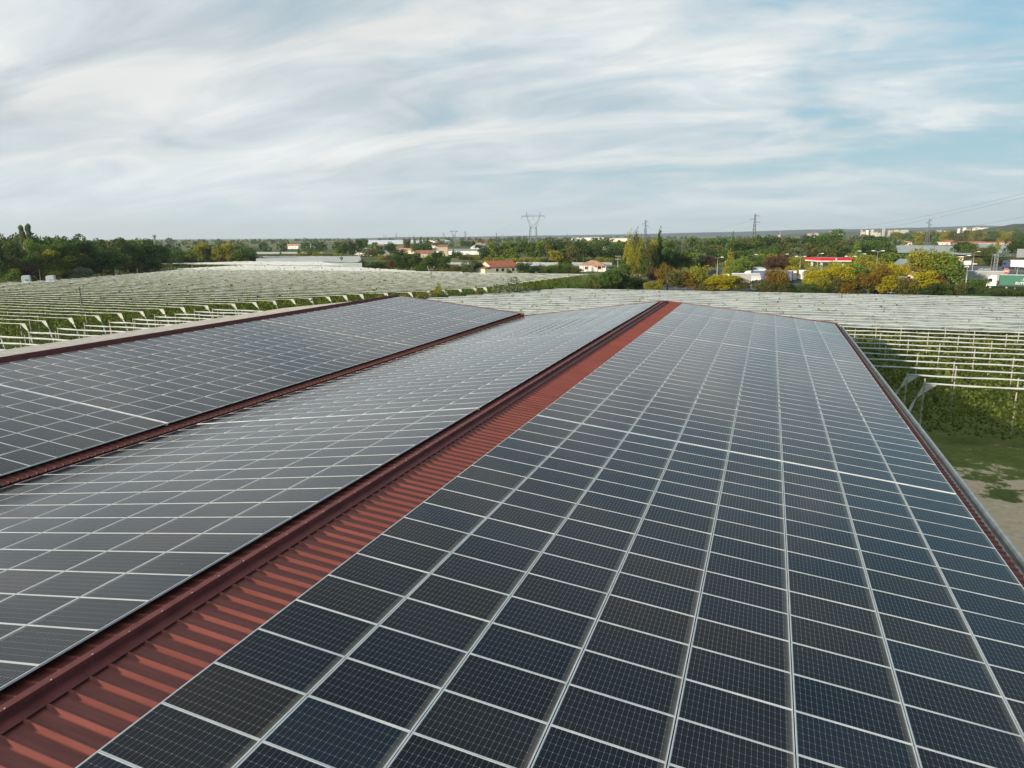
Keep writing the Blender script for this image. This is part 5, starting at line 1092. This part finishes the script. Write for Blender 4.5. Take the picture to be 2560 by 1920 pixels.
lorry(1878, 706, 168, M_navy, 'lorry with a navy blue tarpaulin trailer in the lorry park', Lb=12)
lorry(1822, 716, 180, M_greyt, 'white lorry at the left end of the lorry park', Lb=8)
lorry(2078, 726, -84, M_navy, 'dark lorry half hidden behind the yellow tree', Lb=10, cabm=M_navy)
lorry(2215, 735, -70, M_greyt, 'white lorry front showing between the autumn trees', Lb=8)
lorry(2252, 731, -85, M_redt, 'red lorry half hidden at the right of the autumn row', Lb=10, cabm=M_redt)
lorry(1990, 706, 176, M_white, 'white trailer lorry left of the station building', Lb=12)
lorry(2170, 716, 178, M_white, 'white lorry parked in front of the long shop', Lb=9)
def car(px, yb, rot, m_, label, van=False):
    p = at(px, yb, 0); root = empty('van' if van else 'car', p, R(rot), label, 'van' if van else 'car', 'cars on the motorway and car park')
    m = MB(); pr = [(-2.1, .35), (2.1, .35), (2.15, .75), (1.2, .95), (.5, 1.45), (-1.2, 1.48), (-2.0, 1.0), (-2.15, .8)] if not van else [(-2.8, .4), (2.5, .4), (2.55, 1.2), (2.0, 1.4), (1.5, 2.3), (-2.8, 2.4)]
    m.loft([[(x, -.88, z) for x, z in pr], [(x, .88, z) for x, z in pr]]); b = m.build('body', m_, root)
    m = MB(); q = [(.55, 1.0), (.98, .98), (.45, 1.40), (-1.15, 1.42), (-1.75, 1.02)] if not van else [(1.1, 1.5), (1.85, 1.5), (1.45, 2.15), (1.0, 2.15)]
    m.loft([[(x, -.89, z) for x, z in q], [(x, .89, z) for x, z in q]]); m.build('window', M_glassd, b)
    for x in ((1.35, -1.3) if not van else (1.7, -1.8)): wheel(root, x, -.78, .32, .2); wheel(root, x, .78, .32, .2)
for px, yb, rot, m_, lab, van in [(2460, 677, 172, M_silver, 'silver car on the motorway left of the gantry', False), (2490, 671, 172, M_carbl, 'dark car passing behind the gantry leg', False), (2410, 664, 172, M_white, 'white van on the motorway right of the big lime tree', True), (2408, 670, 172, M_white, 'white car right below the white van on the motorway', False), (2378, 668, 172, M_white, 'white car half hidden by the big lime tree', False), (2268, 642, 150, M_white, 'white car far up the motorway', False), (2270, 646, 150, M_silver, 'silver car behind the far white car', False), (2280, 647, 150, M_white, 'second white car far up the motorway, to the right', False), (2251, 637, 150, M_carbl, 'dark car farthest up the motorway', False), (1780, 690, 20, M_carbl, 'dark car under the white shelter in the lorry park', True), (1514, 677, 10, M_white, 'white car beside the porch of the hip roofed house', False), (1560, 688, 10, M_white, 'white car parked at the foot of the tall poplars', False), (2245, 726, 30, M_white, 'white van beside the red lorry', True), (2080, 700, 10, M_white, 'white van in front of the station building', True), (1812, 724, 30, M_white, 'white van behind the left yellow trees', True), (1960, 720, 10, M_silver, 'silver van in the lorry park left of the yellow tree', True)]:
    car(px, yb, rot, m_, lab, van)
def caravan(px, yb, wpx, hpx, label, rot):
    p = at(px, yb, 0); k = dep(p)/FPX; w_, h = wpx*k, hpx*k; root = empty('caravan', p, R(rot), label, 'caravan')
    m = MB(); pr = [(-w_/2, .5), (w_/2, .5), (w_/2*1.02, h*.6), (w_/2*.96, h*.96), (w_/2*.8, h), (-w_/2*.85, h), (-w_/2*1.04, h*.9)]; m.loft([[(x, 0, z) for x, z in pr], [(x, 5, z) for x, z in pr]]); b = m.build('body', M_caravan, root)
    m = MB(); m.box((-w_*.05, -.05, h*.35), (w_*.33, .02, h*.62)); m.build('window', M_slate, b)
    m = MB(); m.box((-w_*.5, -.04, .5), (w_*.5, -.003, .75)); m.build('bumper', M_slate, root)
    wheel(root, -w_*.3, 1.2, .4, .2); wheel(root, w_*.3, 1.2, .4, .2)
M_caravan = mat('pale_caravan_panels', (0.55, 0.58, 0.60), 0.6, 0, 0.06, 0.8)
caravan(65.5, 712, 17, 22, 'white caravan at the left woodland edge, the left one', 48); caravan(126, 710, 17, 20, 'white caravan at the left woodland edge, the right one with a dark lower half', 44)

# ------------------------------------------------------------------ haze
def haze():
    m = bpy.data.materials.new('haze'); m.use_nodes = True; nt = m.node_tree; nt.nodes.clear(); t = NT(nt)
    v_ = t.n('ShaderNodeVolumePrincipled', inp={'Color': (0.88, 0.96, 1.0, 1), 'Density': 0.000065, 'Anisotropy': 0.2}); o = t.n('ShaderNodeOutputMaterial'); nt.links.new(v_.outputs[0], o.inputs['Volume'])
    b = MB(); b.box((-15500, -3500, -3), (15500, 16000, 330)); h = b.build('haze', m); h['kind'] = 'stuff'
haze()
